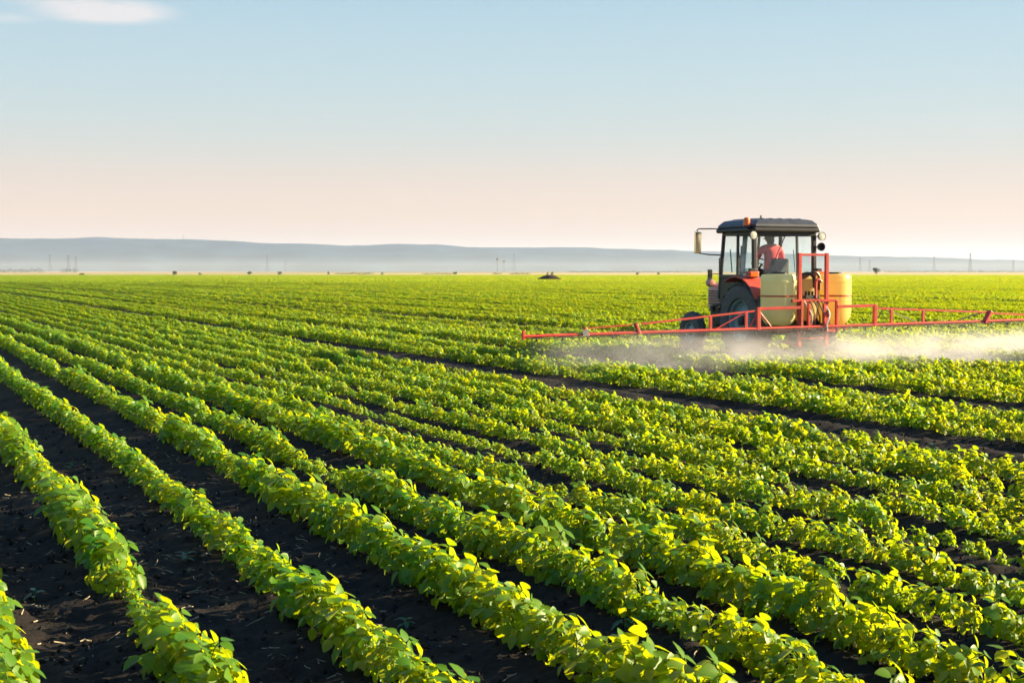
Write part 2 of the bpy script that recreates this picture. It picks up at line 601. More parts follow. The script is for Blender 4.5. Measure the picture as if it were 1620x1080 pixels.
def stem_mesh(i):
    rr = random.Random(900 + i)
    b = MB()
    b.tube([(0, 0, -0.03), (rr.uniform(-.006, .006), rr.uniform(-.006, .006), 0.07), (rr.uniform(-.012, .012), rr.uniform(-.012, .012), 0.15)], 0.006, 5, 0.003)
    me = bpy.data.meshes.new('stem'); b.bm.to_mesh(me); b.bm.free()
    me.materials.append(M['stem'])
    return me
STEM = [stem_mesh(i) for i in range(NPL)]
def joined(lay, name):
    v, f = [], []
    for li, mtx in lay:
        me = LEAF[li]
        k = len(v)
        v += [mtx @ q.co for q in me.vertices]
        f += [tuple(k + i for i in p.vertices) for p in me.polygons]
    me = fast_mesh(name, v, f)
    me.polygons.foreach_set('use_smooth', [True] * len(me.polygons))
    me.materials.append(M['leaf'])
    return me
FOL = [joined(LAY[i], 'foliage') for i in range(NPL)]
SUNL = Matrix.Rotation(-TH, 3, 'Z') @ to_sun          # sun direction in the frame of the rows
def scatter_leaves(name, n, sx, sy, h, size, seed, centers=None, sunny=1.0):
    """folded rhombic leaves over a rounded row section (sx across, sy along)"""
    rr = random.Random(seed)
    v, f = [], []
    for c in (centers or [0.0]):
        for _ in range(n):
            a = rr.uniform(0, math.pi)
            rad = rr.uniform(0.30, 1.0) ** 0.8
            x = math.cos(a) * rad * sx / 2; z = 0.03 + math.sin(a) * rad * (h - 0.03)
            y = rr.uniform(-sy / 2, sy / 2)
            nrm = Vector((math.cos(a) * 0.8 + rr.uniform(-.6, .6), rr.uniform(-.7, .7), 0.35 + math.sin(a) * 0.5 + rr.uniform(-.25, .3))).normalized()
            if math.sin(a) * rad > 0.45:
                nrm = (nrm + SUNL * rr.uniform(0.3, 1.0) * sunny).normalized()
            t = nrm.cross(Vector((rr.uniform(-1, 1), rr.uniform(-1, 1), rr.uniform(-1, 1)))).normalized()
            b = nrm.cross(t)
            s = size * rr.uniform(0.75, 1.25)
            p = Vector((c + x, y, z))
            k = len(v)
            v += [p - t * s * .5, p + b * s * .38 + nrm * s * .10 - t * s * .08, p + t * s * .5 - nrm * s * .12, p - b * s * .38 + nrm * s * .10 - t * s * .08]
            f += [(k, k + 1, k + 2), (k, k + 2, k + 3)]
    me = fast_mesh(name, v, f)
    me.materials.append(M['leaf_far'])
    return me

# instance sources stay out of the scene; the crop mass refers to them by collection
src = bpy.data.collections.new('soybean_sources')
SRC = {}
def add_src(key, me):
    o = bpy.data.objects.new('source_%02d' % len(SRC), me)
    src.objects.link(o)
    SRC[key] = len(SRC)
for i in range(NPL):
    add_src(('a', i), FOL[i])
for i in range(5):
    add_src(('b', i), scatter_leaves('clump', 60, 0.25, 0.25, 0.20, 0.072, 40 + i))
for i in range(4):
    add_src(('c', i), scatter_leaves('segment', 130, 0.25, 1.05, 0.20, 0.10, 60 + i, sunny=0.7))
for i in range(4):
    add_src(('d', i), scatter_leaves('patch', 90, 0.30, 5.2, 0.21, 0.22, 80 + i, centers=[(q - 2) * ROWD for q in range(5)], sunny=0.45))

# row vigour: which rows are missing, thin or extra broad
def row_scale(k):
    if k in (14, 19): return 0.0
    if k in (13, 18): return 0.42
    if k in (6, 7, 8): return 0.84
    if k in (10, 11, 12): return 0.95
    if k == 9: return 0.9
    if k in (15, 16, 17): return 1.02
    if k > 19:
        if (k - 19) % 5 == 0: return 0.5
        if k in (27, 32, 41, 53, 66, 78, 90): return 0.0
        return 1.0 + 0.18 * noise.noise((k * 0.37, 0.5, 0))
    return 1.15 + 0.07 * math.sin(k * 2.7)
PINCH = [ground_at(66, 764, 0.15), ground_at(196, 948, 0.15)]
def vigour(k, x, y):
    v = row_scale(k) * 0.90
    if v == 0.0:
        return 0.0
    if k != 2 and noise.noise((x * 0.9 + 7, y * 0.9, k * 2.3)) < -0.40: v *= 0.62          # weak spots
    n = noise.noise((x * 0.55, y * 0.55, k * 3.1)) * 0.24 + noise.noise((x * 1.9, y * 1.9, k * 1.7)) * 0.14
    v *= 1.0 + n
    if k == 1:
        for p in PINCH:
            d = math.hypot(x - p[0], y - p[1])
            if d < 0.34: v = 0.40
            elif d < 0.80: v *= 0.6 + 0.4 * (d - .34) / 0.46
        v *= 1.06
    if k in (7, 8, 9):                              # thin stretch in the middle of the picture
        g = noise.noise((x * 0.30 + 4, y * 0.30, k))
        if 11 < y < 22 and g > 0.02: v *= 0.62
    if k in (13, 18) and y > 27: v *= 1.0 + min(1.0, (y - 27) / 12)
    elif k in (13, 18) and noise.noise((x * 0.5, y * 0.5, 9)) > -0.12: v = 0.0          # mostly bare strip with a few stragglers
    o, s = to_os(x, y)
    if k > 19 and noise.noise((k * 5.3, s * 0.035, 3)) > 0.22: v *= 0.55          # weak stretches far out
    if k > 19 and (k - 19) % 5 == 0 and noise.noise((k * 3.1, s * 0.02, 1)) > -0.15: v = 0.0
    # the tractor's own wheels
    if abs(abs(o - TO) - 0.78) < 0.30 and -0.9 < s - TS < 3.0: v *= 0.35
    return v
def in_view(x, y, extra=1.4):
    return y > 3.2 and abs(x) < 0.345 * y + extra

pts, var, rot, scl_ = [], [], [], []
near = []                                        # candidates for individual plants: (distance, k, x, y, size, rot, variant)
kmin, kmax = -4, 1400
def add_pt(x, y, z, v, rz, s):
    pts.append((x, y, z)); var.append(v); rot.append((0, 0, rz)); scl_.append(s)
SMIN = -60
for k in range(-4, 110):
    o = row_o(k)
    if row_scale(k) == 0.0:
        continue
    s = -40.0 + rnd.random()
    wob = rnd.uniform(0, 9)
    while s < 110:
        x, y = row_pt(o, s)
        d = math.hypot(x, y)
        lim = 42 + 26 * rnd.random() ** 1.5
        step = 0.145 if d < lim else 0.20
        s += step * rnd.uniform(0.85, 1.15)
        if d > 92:
            if y > 0: break
            continue
        if not in_view(x, y): continue
        oo = o + 0.03 * math.sin(s * 0.35 + wob) + rnd.uniform(-0.025, 0.025)
        x, y = row_pt(oo, s)
        v = vigour(k, x, y)
        if v < 0.2 or rnd.random() < 0.03: continue
        v *= rnd.uniform(0.82, 1.14)
        if d < lim:
            near.append((d, k, x, y, v, rnd.uniform(-0.55, 0.55), rnd.randrange(NPL)))
        else:
            add_pt(x, y, 0.0, SRC[('b', rnd.randrange(5))], TH, (v, v, v))
for k in range(-4, 420):
    o = row_o(k)
    if row_scale(k) == 0.0: continue
    s = -100.0
    while s < 340:
        x, y = row_pt(o, s)
        s += 1.0
        d = math.hypot(x, y)
        if d <= 91 or d > 250 or not in_view(x, y, 3): continue
        v = vigour(k, x, y) * (1.0 + 0.10 * noise.noise((x * 0.03, y * 0.03, 2)))
        add_pt(x, y, 0.0, SRC[('c', rnd.randrange(4))], TH, (v, 1.0, v))
for k in range(-20, 260):
    o = row_o(k * 5 + 2) if k > 1 else -20.0 + k * 5 * ROWD
    s = -420.0
    while s < 1000:
        x, y = row_pt(o, s)
        s += 5.0
        d = math.hypot(x, y)
        if d <= 248 or y > FIELD_END or not in_view(x, y, 8): continue
        v = 0.92 + 0.55 * noise.noise((o * 0.16, s * 0.012, 2)) + 0.3 * noise.noise((x * 0.03, y * 0.02, 5))
        if v < 0.5: continue
        add_pt(x, y, 0.0, SRC[('d', rnd.randrange(4))], TH, (1.0, 1.0, v))

# the 300 plants that show largest stand as objects of their own
def on_screen(x, y):
    px = PW / 2 + FPX * x / y; py = HORIZ + FPX * (EYE - 0.2) / y
    return -40 < px < PW + 40 and py < PH + 60
near.sort(key=lambda q: q[0])
shown = [q for q in near if on_screen(q[2], q[3])]
solo = set(id(q) for q in shown[:300])
ORD = ['zeroth', 'first', 'second', 'third', 'fourth', 'fifth', 'sixth', 'seventh', 'eighth', 'ninth', 'tenth', 'eleventh', 'twelfth', 'thirteenth',
       'fourteenth', 'fifteenth', 'sixteenth', 'seventeenth', 'eighteenth', 'nineteenth']
TENS = {2: 'twent', 3: 'thirt', 4: 'fort', 5: 'fift', 6: 'sixt'}
def ordinal(n):
    if n < 20: return ORD[n]
    t, u = divmod(n, 10)
    return TENS[t] + ('ieth' if u == 0 else 'y-' + ORD[u])
_rows = sorted(set(q[1] for q in shown[:300]))
SOLO_LABEL = {}
for ri, k in enumerate(_rows):
    mine = sorted((q for q in shown[:300] if q[1] == k), key=lambda q: q[0])
    for pi, q in enumerate(mine):
        size = 'small ' if q[4] < 0.82 else ('bushy ' if q[4] > 1.14 else '')
        SOLO_LABEL[id(q)] = '%ssoybean plant, %s from the near end of the %s crop row from the left' % (size, ordinal(pi + 1), ordinal(ri + 1))
def soil_z(x, y):
    return soil_h(x, y) - 0.01
n_leafy = 0
for q in near:
    d, k, x, y, v, rz, vi = q
    z = soil_z(x, y)
    if id(q) in solo:
        P = empty('soybean_plant', (x, y, z), rz)
        P.scale = (v, v, v)
        tag(P, SOLO_LABEL[id(q)], 'soybean plant', 'soybean plants in the nearest crop rows')
        link_mesh('stem', STEM[vi], None, P)
        if n_leafy < 84:
            n_leafy += 1
            for li, mtx in LAY[vi]:
                lf = link_mesh('leaf', LEAF[li], None, P)
                lf.matrix_local = mtx
        else:
            fo = link_mesh('foliage', FOL[vi], None, P)
            fo['kind'] = 'stuff'
    else:
        add_pt(x, y, z, SRC[('a', vi)], rz, (v, v, v))

def crop_mass():
    me = bpy.data.meshes.new('soybean_crop')
    me.from_pydata(pts, [], [])
    a = me.attributes.new('variant', 'INT', 'POINT'); a.data.foreach_set('value', np.array(var, np.int32))
    a = me.attributes.new('turn', 'FLOAT_VECTOR', 'POINT'); a.data.foreach_set('vector', np.array(rot, np.float32).ravel())
    a = me.attributes.new('size', 'FLOAT_VECTOR', 'POINT'); a.data.foreach_set('vector', np.array(scl_, np.float32).ravel())
    o = link_mesh('soybean_crop', me)
    g = bpy.data.node_groups.new('plant_rows', 'GeometryNodeTree')
    g.interface.new_socket('Geometry', in_out='INPUT', socket_type='NodeSocketGeometry')
    g.interface.new_socket('Geometry', in_out='OUTPUT', socket_type='NodeSocketGeometry')
    gi = N(g, 'NodeGroupInput'); go = N(g, 'NodeGroupOutput')
    ci = N(g, 'GeometryNodeCollectionInfo')
    ci.inputs['Collection'].default_value = src
    ci.inputs['Separate Children'].default_value = True
    ci.inputs['Reset Children'].default_value = True
    ip = N(g, 'GeometryNodeInstanceOnPoints')
    ip.inputs['Pick Instance'].default_value = True
    def na_(name, typ):
        n = N(g, 'GeometryNodeInputNamedAttribute', data_type=typ)
        n.inputs['Name'].default_value = name
        return n.outputs['Attribute']
    L(g, gi.outputs[0], ip.inputs['Points'])
    L(g, ci.outputs[0], ip.inputs['Instance'])
    L(g, na_('variant', 'INT'), ip.inputs['Instance Index'])
    er_ = N(g, 'FunctionNodeEulerToRotation'); L(g, na_('turn', 'FLOAT_VECTOR'), er_.inputs[0])
    L(g, er_.outputs[0], ip.inputs['Rotation'])
    L(g, na_('size', 'FLOAT_VECTOR'), ip.inputs['Scale'])
    L(g, ip.outputs[0], go.inputs[0])
    md = o.modifiers.new('rows', 'NODES'); md.node_group = g
    tag(o, 'mass of green soybean rows running across the field to the horizon', 'crop', kind='stuff')
    return o
crop_mass()
print('crop points', len(pts), 'near', len(near))

# ------------------------------------------------------------------ paint, rubber, glass
M['red'] = coat('red_paint', (0.55, 0.07, 0.05), 0.38, var=0.12, scale=5, dirt=(0.25, 0.13, 0.09), dirt_amt=0.35)
M['boom_red'] = coat('boom_paint', (0.46, 0.028, 0.018), 0.42, var=0.18, scale=7, dirt=(0.30, 0.12, 0.07), dirt_amt=0.4)
M['hood_red'] = coat('sky_sheen_hood_paint', (0.62, 0.27, 0.24), 0.35, var=0.12, scale=4, dirt=(0.4, 0.25, 0.2), dirt_amt=0.4)  # pale pink: sky sheen on red paint put into the base colour
M['black'] = coat('black_frame_paint', (0.014, 0.014, 0.017), 0.4, var=0.3, scale=6)
M['roof'] = coat('dark_roof_plastic', (0.030, 0.038, 0.058), 0.42, var=0.2, scale=4, dirt=(0.10, 0.08, 0.08), dirt_amt=0.4)
M['rubber'] = coat('tyre_rubber', (0.078, 0.080, 0.080), 0.75, var=0.3, scale=14, dirt=(0.10, 0.085, 0.07), dirt_amt=0.6)
M['rim'] = coat('pale_blue_rim', (0.20, 0.30, 0.34), 0.5, var=0.15, scale=6, dirt=(0.16, 0.13, 0.11), dirt_amt=0.6)
M['iron'] = coat('dark_casting', (0.045, 0.048, 0.05), 0.6, metal=0.3, var=0.3, scale=10, dirt=(0.09, 0.07, 0.055), dirt_amt=0.7)
M['chrome'] = coat('mirror_warm_sky', (0.95, 0.80, 0.52), 0.16, metal=0.95, var=0.05)  # amber metal tint carries the warm sky's reflection in the mirror
M['lampglass'] = coat('lamp_lens', (0.62, 0.60, 0.52), 0.12, var=0.1)
M['orange'] = coat('beacon_lens', (0.85, 0.14, 0.01), 0.18, var=0.1)
M['seat'] = coat('grey_seat', (0.10, 0.11, 0.115), 0.75, var=0.2, scale=12)
M['blueint'] = coat('blue_cab_trim', (0.10, 0.24, 0.34), 0.5, var=0.1)
M['hose'] = coat('black_hose', (0.02, 0.017, 0.017), 0.45, var=0.2)
M['brownhose'] = coat('brown_hose', (0.16, 0.07, 0.035), 0.5, var=0.2)
M['whitepart'] = coat('white_fitting', (0.7, 0.68, 0.62), 0.5, var=0.1)
M['plate'] = coat('grey_steel', (0.22, 0.22, 0.23), 0.45, metal=0.6, var=0.2)

def glass_mat(name, tint, refl):
    m, t, p, o = mat(name)
    t.nodes.remove(p)
    tr = N(t, 'ShaderNodeBsdfTransparent'); tr.inputs[0].default_value = (*tint, 1)
    gl = N(t, 'ShaderNodeBsdfGlossy'); gl.inputs['Roughness'].default_value = 0.04
    fr = N(t, 'ShaderNodeLayerWeight'); fr.inputs['Blend'].default_value = 0.5
    pw = N(t, 'ShaderNodeMath', operation='POWER'); pw.inputs[1].default_value = 5.0
    L(t, fr.outputs['Facing'], pw.inputs[0])
    ad = N(t, 'ShaderNodeMath', operation='ADD'); ad.inputs[1].default_value = refl
    L(t, pw.outputs[0], ad.inputs[0])
    ms = N(t, 'ShaderNodeMixShader')
    L(t, ad.outputs[0], ms.inputs[0]); L(t, tr.outputs[0], ms.inputs[1]); L(t, gl.outputs[0], ms.inputs[2])
    L(t, ms.outputs[0], o.inputs['Surface'])
    return m
M['glass'] = glass_mat('cab_glass', (0.95, 0.985, 0.98), 0.04)

def poly_mat(name, c, tr, f):
    """translucent moulded polyethylene with faint mould stains"""
    m, t, p, o = mat(name)
    tc = N(t, 'ShaderNodeTexCoord'); nz = N(t, 'ShaderNodeTexNoise')
    nz.inputs['Scale'].default_value = 3.2; nz.inputs['Detail'].default_value = 7
    L(t, tc.outputs['Object'], nz.inputs['Vector'])
    mx = N(t, 'ShaderNodeMix', data_type='RGBA')
    mr = N(t, 'ShaderNodeMapRange'); mr.inputs['From Min'].default_value = .45; mr.inputs['From Max'].default_value = .75; mr.inputs['To Max'].default_value = .35
    L(t, nz.outputs[0], mr.inputs['Value']); L(t, mr.outputs[0], mx.inputs['Factor'])
    mx.inputs['A'].default_value = (*c, 1); mx.inputs['B'].default_value = (*[q * .6 for q in c], 1)
    L(t, mx.outputs['Result'], p.inputs['Base Color'])
    p.inputs['Roughness'].default_value = 0.35
    tl = N(t, 'ShaderNodeBsdfTranslucent'); tl.inputs['Color'].default_value = (*tr, 1)
    ms = N(t, 'ShaderNodeMixShader'); ms.inputs[0].default_value = f
    L(t, p.outputs[0], ms.inputs[1]); L(t, tl.outputs[0], ms.inputs[2]); L(t, ms.outputs[0], o.inputs['Surface'])
    return m
M['tank_shaded'] = poly_mat('shaded_polyethylene', (0.90, 0.88, 0.48), (0.98, 0.94, 0.52), 0.42)  # tank plastic with its greenish shade-side tone put into the colour
M['tank_sunglow'] = poly_mat('sunglow_polyethylene', (0.84, 0.63, 0.22), (0.98, 0.77, 0.32), 0.5)  # same plastic, sun glowing through it painted as amber

# ------------------------------------------------------------------ tractor (x right, y forward, z up; origin under the rear axle)
TTH = math.atan(1040 / FPX)
TR = empty('tractor', (TX, TY, 0), TTH)
tag(TR, 'red farm tractor with dark-roofed glass cab driving away through the crop', 'tractor')

def tyre_mesh(Rr, rim_r, w, lugs, lug_h):
    b = MB()
    hw = w / 2
    body = Rr - lug_h
    prof = [(rim_r, -hw * .72), (rim_r + .03, -hw * .95), ((rim_r + body) / 2, -hw * 1.04), (body - .05, -hw * .95), (body - .006, -hw * .66), (body, 0),
            (body - .006, hw * .66), (body - .05, hw * .95), ((rim_r + body) / 2, hw * 1.04), (rim_r + .03, hw * .95), (rim_r, hw * .72)]
    b.lathe(prof, 48, 'X')
    for i in range(lugs):                       # chevron bars, alternating sides
        for sg in (-1, 1):
            a = 2 * math.pi * (i + (0.5 if sg > 0 else 0)) / lugs
            da = 0.62 * 2 * math.pi / lugs
            th = 0.30 * 2 * math.pi / lugs
            pts8 = []
            for rr in (body - .012, Rr):
                for (xx, aa) in ((0.0, a + da), (sg * hw * .96, a), (sg * hw * .96, a + th), (0.0, a + da + th)):
                    r2 = rr - (0.045 if abs(xx) > 0 and rr == Rr else 0.0)
                    pts8.append(Vector((xx, r2 * math.cos(aa), r2 * math.sin(aa))))
            b.hexa(pts8)
    return b
def wheel(name, x, y, Rr, rim_r, w, lugs, lug_h, side, rim_m):
    b = MB()
    hw = w / 2
    o_ = side
    # rim barrel and dished disc
    b.lathe([(rim_r + .012, -hw * .74), (rim_r - .02, -hw * .70), (rim_r - .035, 0), (rim_r - .02, hw * .70), (rim_r + .012, hw * .74)], 40, 'X')
    b.lathe([(rim_r - .035, o_ * hw * .25), (rim_r * .72, o_ * hw * .12), (rim_r * .42, o_ * hw * .40), (rim_r * .30, o_ * hw * .42), (0.001, o_ * hw * .42)], 32, 'X')
    rim = b.build(name, rim_m, TR, smooth=True, loc=(x, y, Rr))
    t = tyre_mesh(Rr, rim_r, w, lugs, lug_h).build('tyre', M['rubber'], rim, smooth=True)
    h = MB()
    h.lathe([(rim_r * .24, o_ * hw * .40), (rim_r * .24, o_ * hw * .70), (rim_r * .12, o_ * hw * .85), (0.001, o_ * hw * .85)], 18, 'X')
    for k in range(8):
        a = 2 * math.pi * k / 8
        c = Vector((0, math.cos(a) * rim_r * .34, math.sin(a) * rim_r * .34))
        h.tube([c + Vector((o_ * hw * .36, 0, 0)), c + Vector((o_ * hw * .52, 0, 0))], rim_r * .035, 6)
    h.build('hub', M['iron'], rim, smooth=True)
    return rim
for sd in (-1, 1):
    wheel('rear_wheel', sd * 0.76, 0.0, 0.785, 0.41, 0.40, 20, 0.05, sd, M['rim'])
    wheel('front_wheel', sd * 0.62, 2.33, 0.46, 0.22, 0.22, 18, 0.02, sd, M['rim'])
# chassis and driveline
b = MB()
b.box(-.20, .20, -.35, .75, .50, .98)
b.box(-.16, .16, .75, 1.55, .55, .95)
b.box(-.20, .20, 1.45, 2.32, .62, 1.02)
b.tube([(-.56, 0, .785), (.56, 0, .785)], .13, 16)
b.build('transmission', M['iron'], TR, bevel=.02)
b = MB(); b.bar((-.5, 2.33, .50), (.5, 2.33, .50), .12, .10); b.box(-.10, .10, 2.2, 2.5, .5, .66)
b.build('front_axle', M['iron'], TR, bevel=.012)
b = MB()
b.box(-.22, .22, 1.2, 2.35, 0.98, 1.12)
for k in range(4): b.box(-.27, -.2, 1.35 + k * .25, 1.5 + k * .25, .92, 1.16)
b.tube([(-.27, 1.3, 1.05), (-.3, 1.6, 1.1), (-.3, 2.1, 1.02)], .035, 8)
b.build('engine', M['iron'], TR, bevel=.01)
# hood: tapered, rounded top
def hood_section(y, w, z0, z1):
    return [(-w, y, z0), (-w * 1.0, y, z1 - .12), (-w * .86, y, z1 - .035), (-w * .5, y, z1), (w * .5, y, z1), (w * .86, y, z1 - .035), (w, y, z1 - .12), (w, y, z0)]
b = MB()
secs = [hood_section(1.08, .31, 1.02, 1.60), hood_section(1.5, .30, 1.02, 1.58), hood_section(2.15, .28, 1.00, 1.52), hood_section(2.30, .265, 1.00, 1.48)]
rings = [[b.bm.verts.new(p) for p in s_] for s_ in secs]
for r0, r1 in zip(rings, rings[1:]):
    for i in range(7): b.bm.faces.new((r0[i], r0[i + 1], r1[i + 1], r1[i]))
    b.bm.faces.new((r0[7], r0[0], r1[0], r1[7]))
b.bm.faces.new(rings[0]); b.bm.faces.new(list(reversed(rings[-1])))
hood = b.build('hood', M['hood_red'], TR, smooth=True)
for sd in (-1, 1):
    for k in range(6):
        z = 1.07 + k * .052
        MB().box(sd * .272, sd * .302, 1.72, 2.22, z, z + .026).build('vent_slat', M['iron'], hood)
MB().box(-.23, .23, 2.302, 2.325, 1.05, 1.44).build('grille', M['black'], hood, bevel=.008)
b = MB(); b.lathe([(.001, -.10), (.07, -.09), (.085, 0), (.085, .05), (.001, .055)], 18, 'Y', loc=(-.36, 2.05, 1.52))
b.build('headlight', M['hood_red'], hood, smooth=True)
# air cleaner drum beside the cab front
b = MB(); b.lathe([(.001, 1.50), (.08, 1.51), (.095, 1.53), (.095, 1.60), (.07, 1.63), (.001, 1.64)], 20, 'Z', loc=(-.44, 1.30, 0))
b.build('air_cleaner', M['hood_red'], TR, smooth=True)
b = MB(); b.tube([(-.52, 1.42, 1.5), (-.52, 1.42, 1.75), (-.52, 1.42, 2.02), (-.56, 1.30, 2.06), (-.64, 1.08, 2.06)], .016, 8)
b.build('grab_rail', M['black'], TR, smooth=True)
b = MB(); b.tube([(.20, 1.7, 1.5), (.20, 1.7, 2.3)], .035, 12); b.lathe([(.06, 1.75), (.06, 2.1)], 14, 'Z', loc=(.20, 1.7, 0))
b.build('exhaust_pipe', M['iron'], TR, smooth=True)
b = MB(); b.tube([(-.52, 1.42, 1.71), (-.66, 1.52, 1.71)], .010, 6); b.box(-.73, -.645, 1.49, 1.55, 1.60, 1.80)
b.build('side_lamp', M['black'], TR, bevel=.012)

# cab
CX, CY0, CY1, CZ0, CZ1 = .70, -.20, 1.02, 1.62, 2.50
def post(a, c, w=.07, d=.07):
    MB().bar(a, c, w, d, up=(0, 1, 0)).build('cab_post', M['black'], TR, bevel=.012)
for sd in (-1, 1):
    post((sd * .70, -.20, 1.45), (sd * .70, -.17, 2.56), .085, .085)
    post((sd * .72, 1.10, 1.20), (sd * .68, .98, 2.56), .065, .065)
    # door: frame, glass, wiper-like grab bar
    fr = MB()
    fr.bar((sd * .715, .40, 1.66), (sd * .70, .42, 2.5), .05, .05, up=(0, 1, 0))
    fr.bar((sd * .712, -.15, 1.655), (sd * .722, 1.07, 1.655), .05, .06)
    fr.bar((sd * .70, -.14, 2.50), (sd * .69, 1.0, 2.50), .05, .05)
    dr = fr.build('door_frame', M['black'], TR, bevel=.008)
    MB().box(sd * .700 - .003, sd * .700 + .003, -.13, .38, 1.69, 2.47).build('pane', M['glass'], dr)
    MB().hexa([(sd * .703, .45, 1.69), (sd * .709, .45, 1.69), (sd * .721, 1.07, 1.69), (sd * .715, 1.07, 1.69),
               (sd * .690, .45, 2.47), (sd * .696, .45, 2.47), (sd * .688, .97, 2.47), (sd * .682, .97, 2.47)]).build('pane', M['glass'], dr)
    MB().tube([(sd * .755, .55, 1.74), (sd * .755, .62, 2.2)], .011, 6).build('door_handle', M['iron'], dr)
    # lower door panel
    MB().hexa([(sd * .69, .62, 1.15), (sd * .72, .62, 1.15), (sd * .735, 1.10, 1.15), (sd * .705, 1.10, 1.15),
               (sd * .69, -.12, 1.63), (sd * .72, -.12, 1.63), (sd * .732, 1.08, 1.63), (sd * .702, 1.08, 1.63)]).build('side_panel', M['black'], TR, bevel=.01)
MB().box(-.66, .66, 1.04, 1.09, 1.1, 1.64).build('firewall', M['black'], TR, bevel=.01)
MB().box(-.70, .70, -.14, 1.08, 1.12, 1.17).build('cab_floor', M['black'], TR)
MB().box(-.66, .66, -.24, -.17, 1.20, 1.56).build('rear_panel', M['black'], TR, bevel=.012)
wf = MB()
wf.bar((-.66, -.205, 1.585), (.66, -.205, 1.585), .05, .05); wf.bar((-.66, -.185, 2.50), (.66, -.185, 2.50), .05, .09)
rw = wf.build('rear_window_frame', M['black'], TR, bevel=.008)
MB().box(-.655, .655, -.198, -.192, 1.612, 2.452).build('pane', M['glass'], rw)
MB().tube([(-.02, -.235, 2.46), (-.20, -.235, 2.10), (-.30, -.235, 1.88)], .011, 6).build('wiper_arm', M['black'], rw)
wsf = MB(); wsf.bar((-.66, 1.075, 1.67), (.66, 1.075, 1.67), .05, .05); wsf.bar((-.66, .985, 2.5), (.66, .985, 2.5), .05, .05)
wsf.bar((.16, 1.07, 1.67), (.16, .985, 2.5), .045, .05, up=(1, 0, 0)); wsf.bar((-.20, 1.07, 1.67), (-.20, .985, 2.5), .04, .05, up=(1, 0, 0))
ws = wsf.build('windscreen_frame', M['black'], TR, bevel=.008)
MB().hexa([(-.64, 1.066, 1.70), (.64, 1.066, 1.70), (.64, 1.072, 1.70), (-.64, 1.072, 1.70), (-.62, .985, 2.47), (.62, .985, 2.47), (.62, .991, 2.47), (-.62, .991, 2.47)]).build('pane', M['glass'], ws)
# roof: rim and domed cap
b = MB(); b.box(-.775, .775, -.30, 1.16, 2.535, 2.625); b.build('roof_rim', M['black'], TR, bevel=.03)
b = MB()
lay = [(.765, -.29, 1.14, 2.628), (.75, -.27, 1.12, 2.69), (.66, -.20, 1.05, 2.775), (.52, -.10, .92, 2.80)]
rg = [[b.bm.verts.new(p) for p in ((-w, y0, z), (w, y0, z), (w, y1, z), (-w, y1, z))] for w, y0, y1, z in lay]
for r0, r1 in zip(rg, rg[1:]):
    for i in range(4): b.bm.faces.new((r0[i], r0[(i + 1) % 4], r1[(i + 1) % 4], r1[i]))
b.bm.faces.new(rg[-1]); b.bm.faces.new(list(reversed(rg[0])))
roof = b.build('roof', M['roof'], TR, bevel=.03)
for k in range(5):
    MB().box(-.5 + k * .22, -.44 + k * .22, -.12, .95, 2.800, 2.814).build('roof_rib', M['roof'], roof, bevel=.005)
b = MB(); b.tube([(-.40, .05, 2.80), (-.40, .05, 2.87)], .02, 8); b.build('aerial', M['black'], roof)
# beacon on the left rear roof corner
b = MB(); b.lathe([(.001, 2.62), (.075, 2.62), (.075, 2.66), (.001, 2.66)], 18, 'Z', loc=(-.84, -.12, 0)); b.bar((-.84, -.12, 2.60), (-.74, -.12, 2.60), .05, .03)
bc = b.build('beacon', M['black'], TR, smooth=True)
b = MB(); b.lathe([(.070, 2.661), (.068, 2.74), (.058, 2.80), (.03, 2.82), (.001, 2.822)], 20, 'Z', loc=(-.84, -.12, 0)); b.build('beacon_lens', M['orange'], bc, smooth=True)
# round work lamps on the rear posts
for (x, z, tilt) in ((-.80, 2.47, 0), (.80, 2.46, 0), (.79, 2.25, 1)):
    b = MB()
    mtl = M['black']
    b.lathe([(.001, .055), (.05, .05), (.075, .02), (.085, -.02), (.085, -.035), (.078, -.035)], 20, 'Y', loc=(x, -.29, z))
    b.tube([(x, -.26, z), (x * .92, -.20, z)], .012, 6)
    lp = b.build('work_lamp', mtl, TR, smooth=True)
    if not tilt:
        b = MB(); b.lathe([(.001, -.038), (.045, -.036), (.079, -.030)], 20, 'Y', loc=(x, -.29, z)); b.build('lens', M['lampglass'], lp, smooth=True)
# mirrors on tubular arms
for sd in (-1, 1):
    if sd < 0:
        pth = [(-.68, 1.0, 2.62), (-.95, 1.02, 2.625), (-1.24, 1.05, 2.62), (-1.275, 1.05, 2.60), (-1.275, 1.05, 2.34), (-1.25, 1.05, 2.13), (-1.0, 1.04, 2.10), (-.70, 1.03, 2.09)]
        arm = MB().tube(pth, .013, 8).build('mirror_arm', M['iron'], TR, smooth=True)
        b = MB(); b.hexa([(-1.40, .90, 2.12), (-1.17, 1.04, 2.13), (-1.20, 1.075, 2.13), (-1.425, .935, 2.12), (-1.39, .90, 2.57), (-1.17, 1.04, 2.56), (-1.20, 1.075, 2.56), (-1.415, .935, 2.57)])
        mi = b.build('mirror', M['chrome'], arm, bevel=.02)
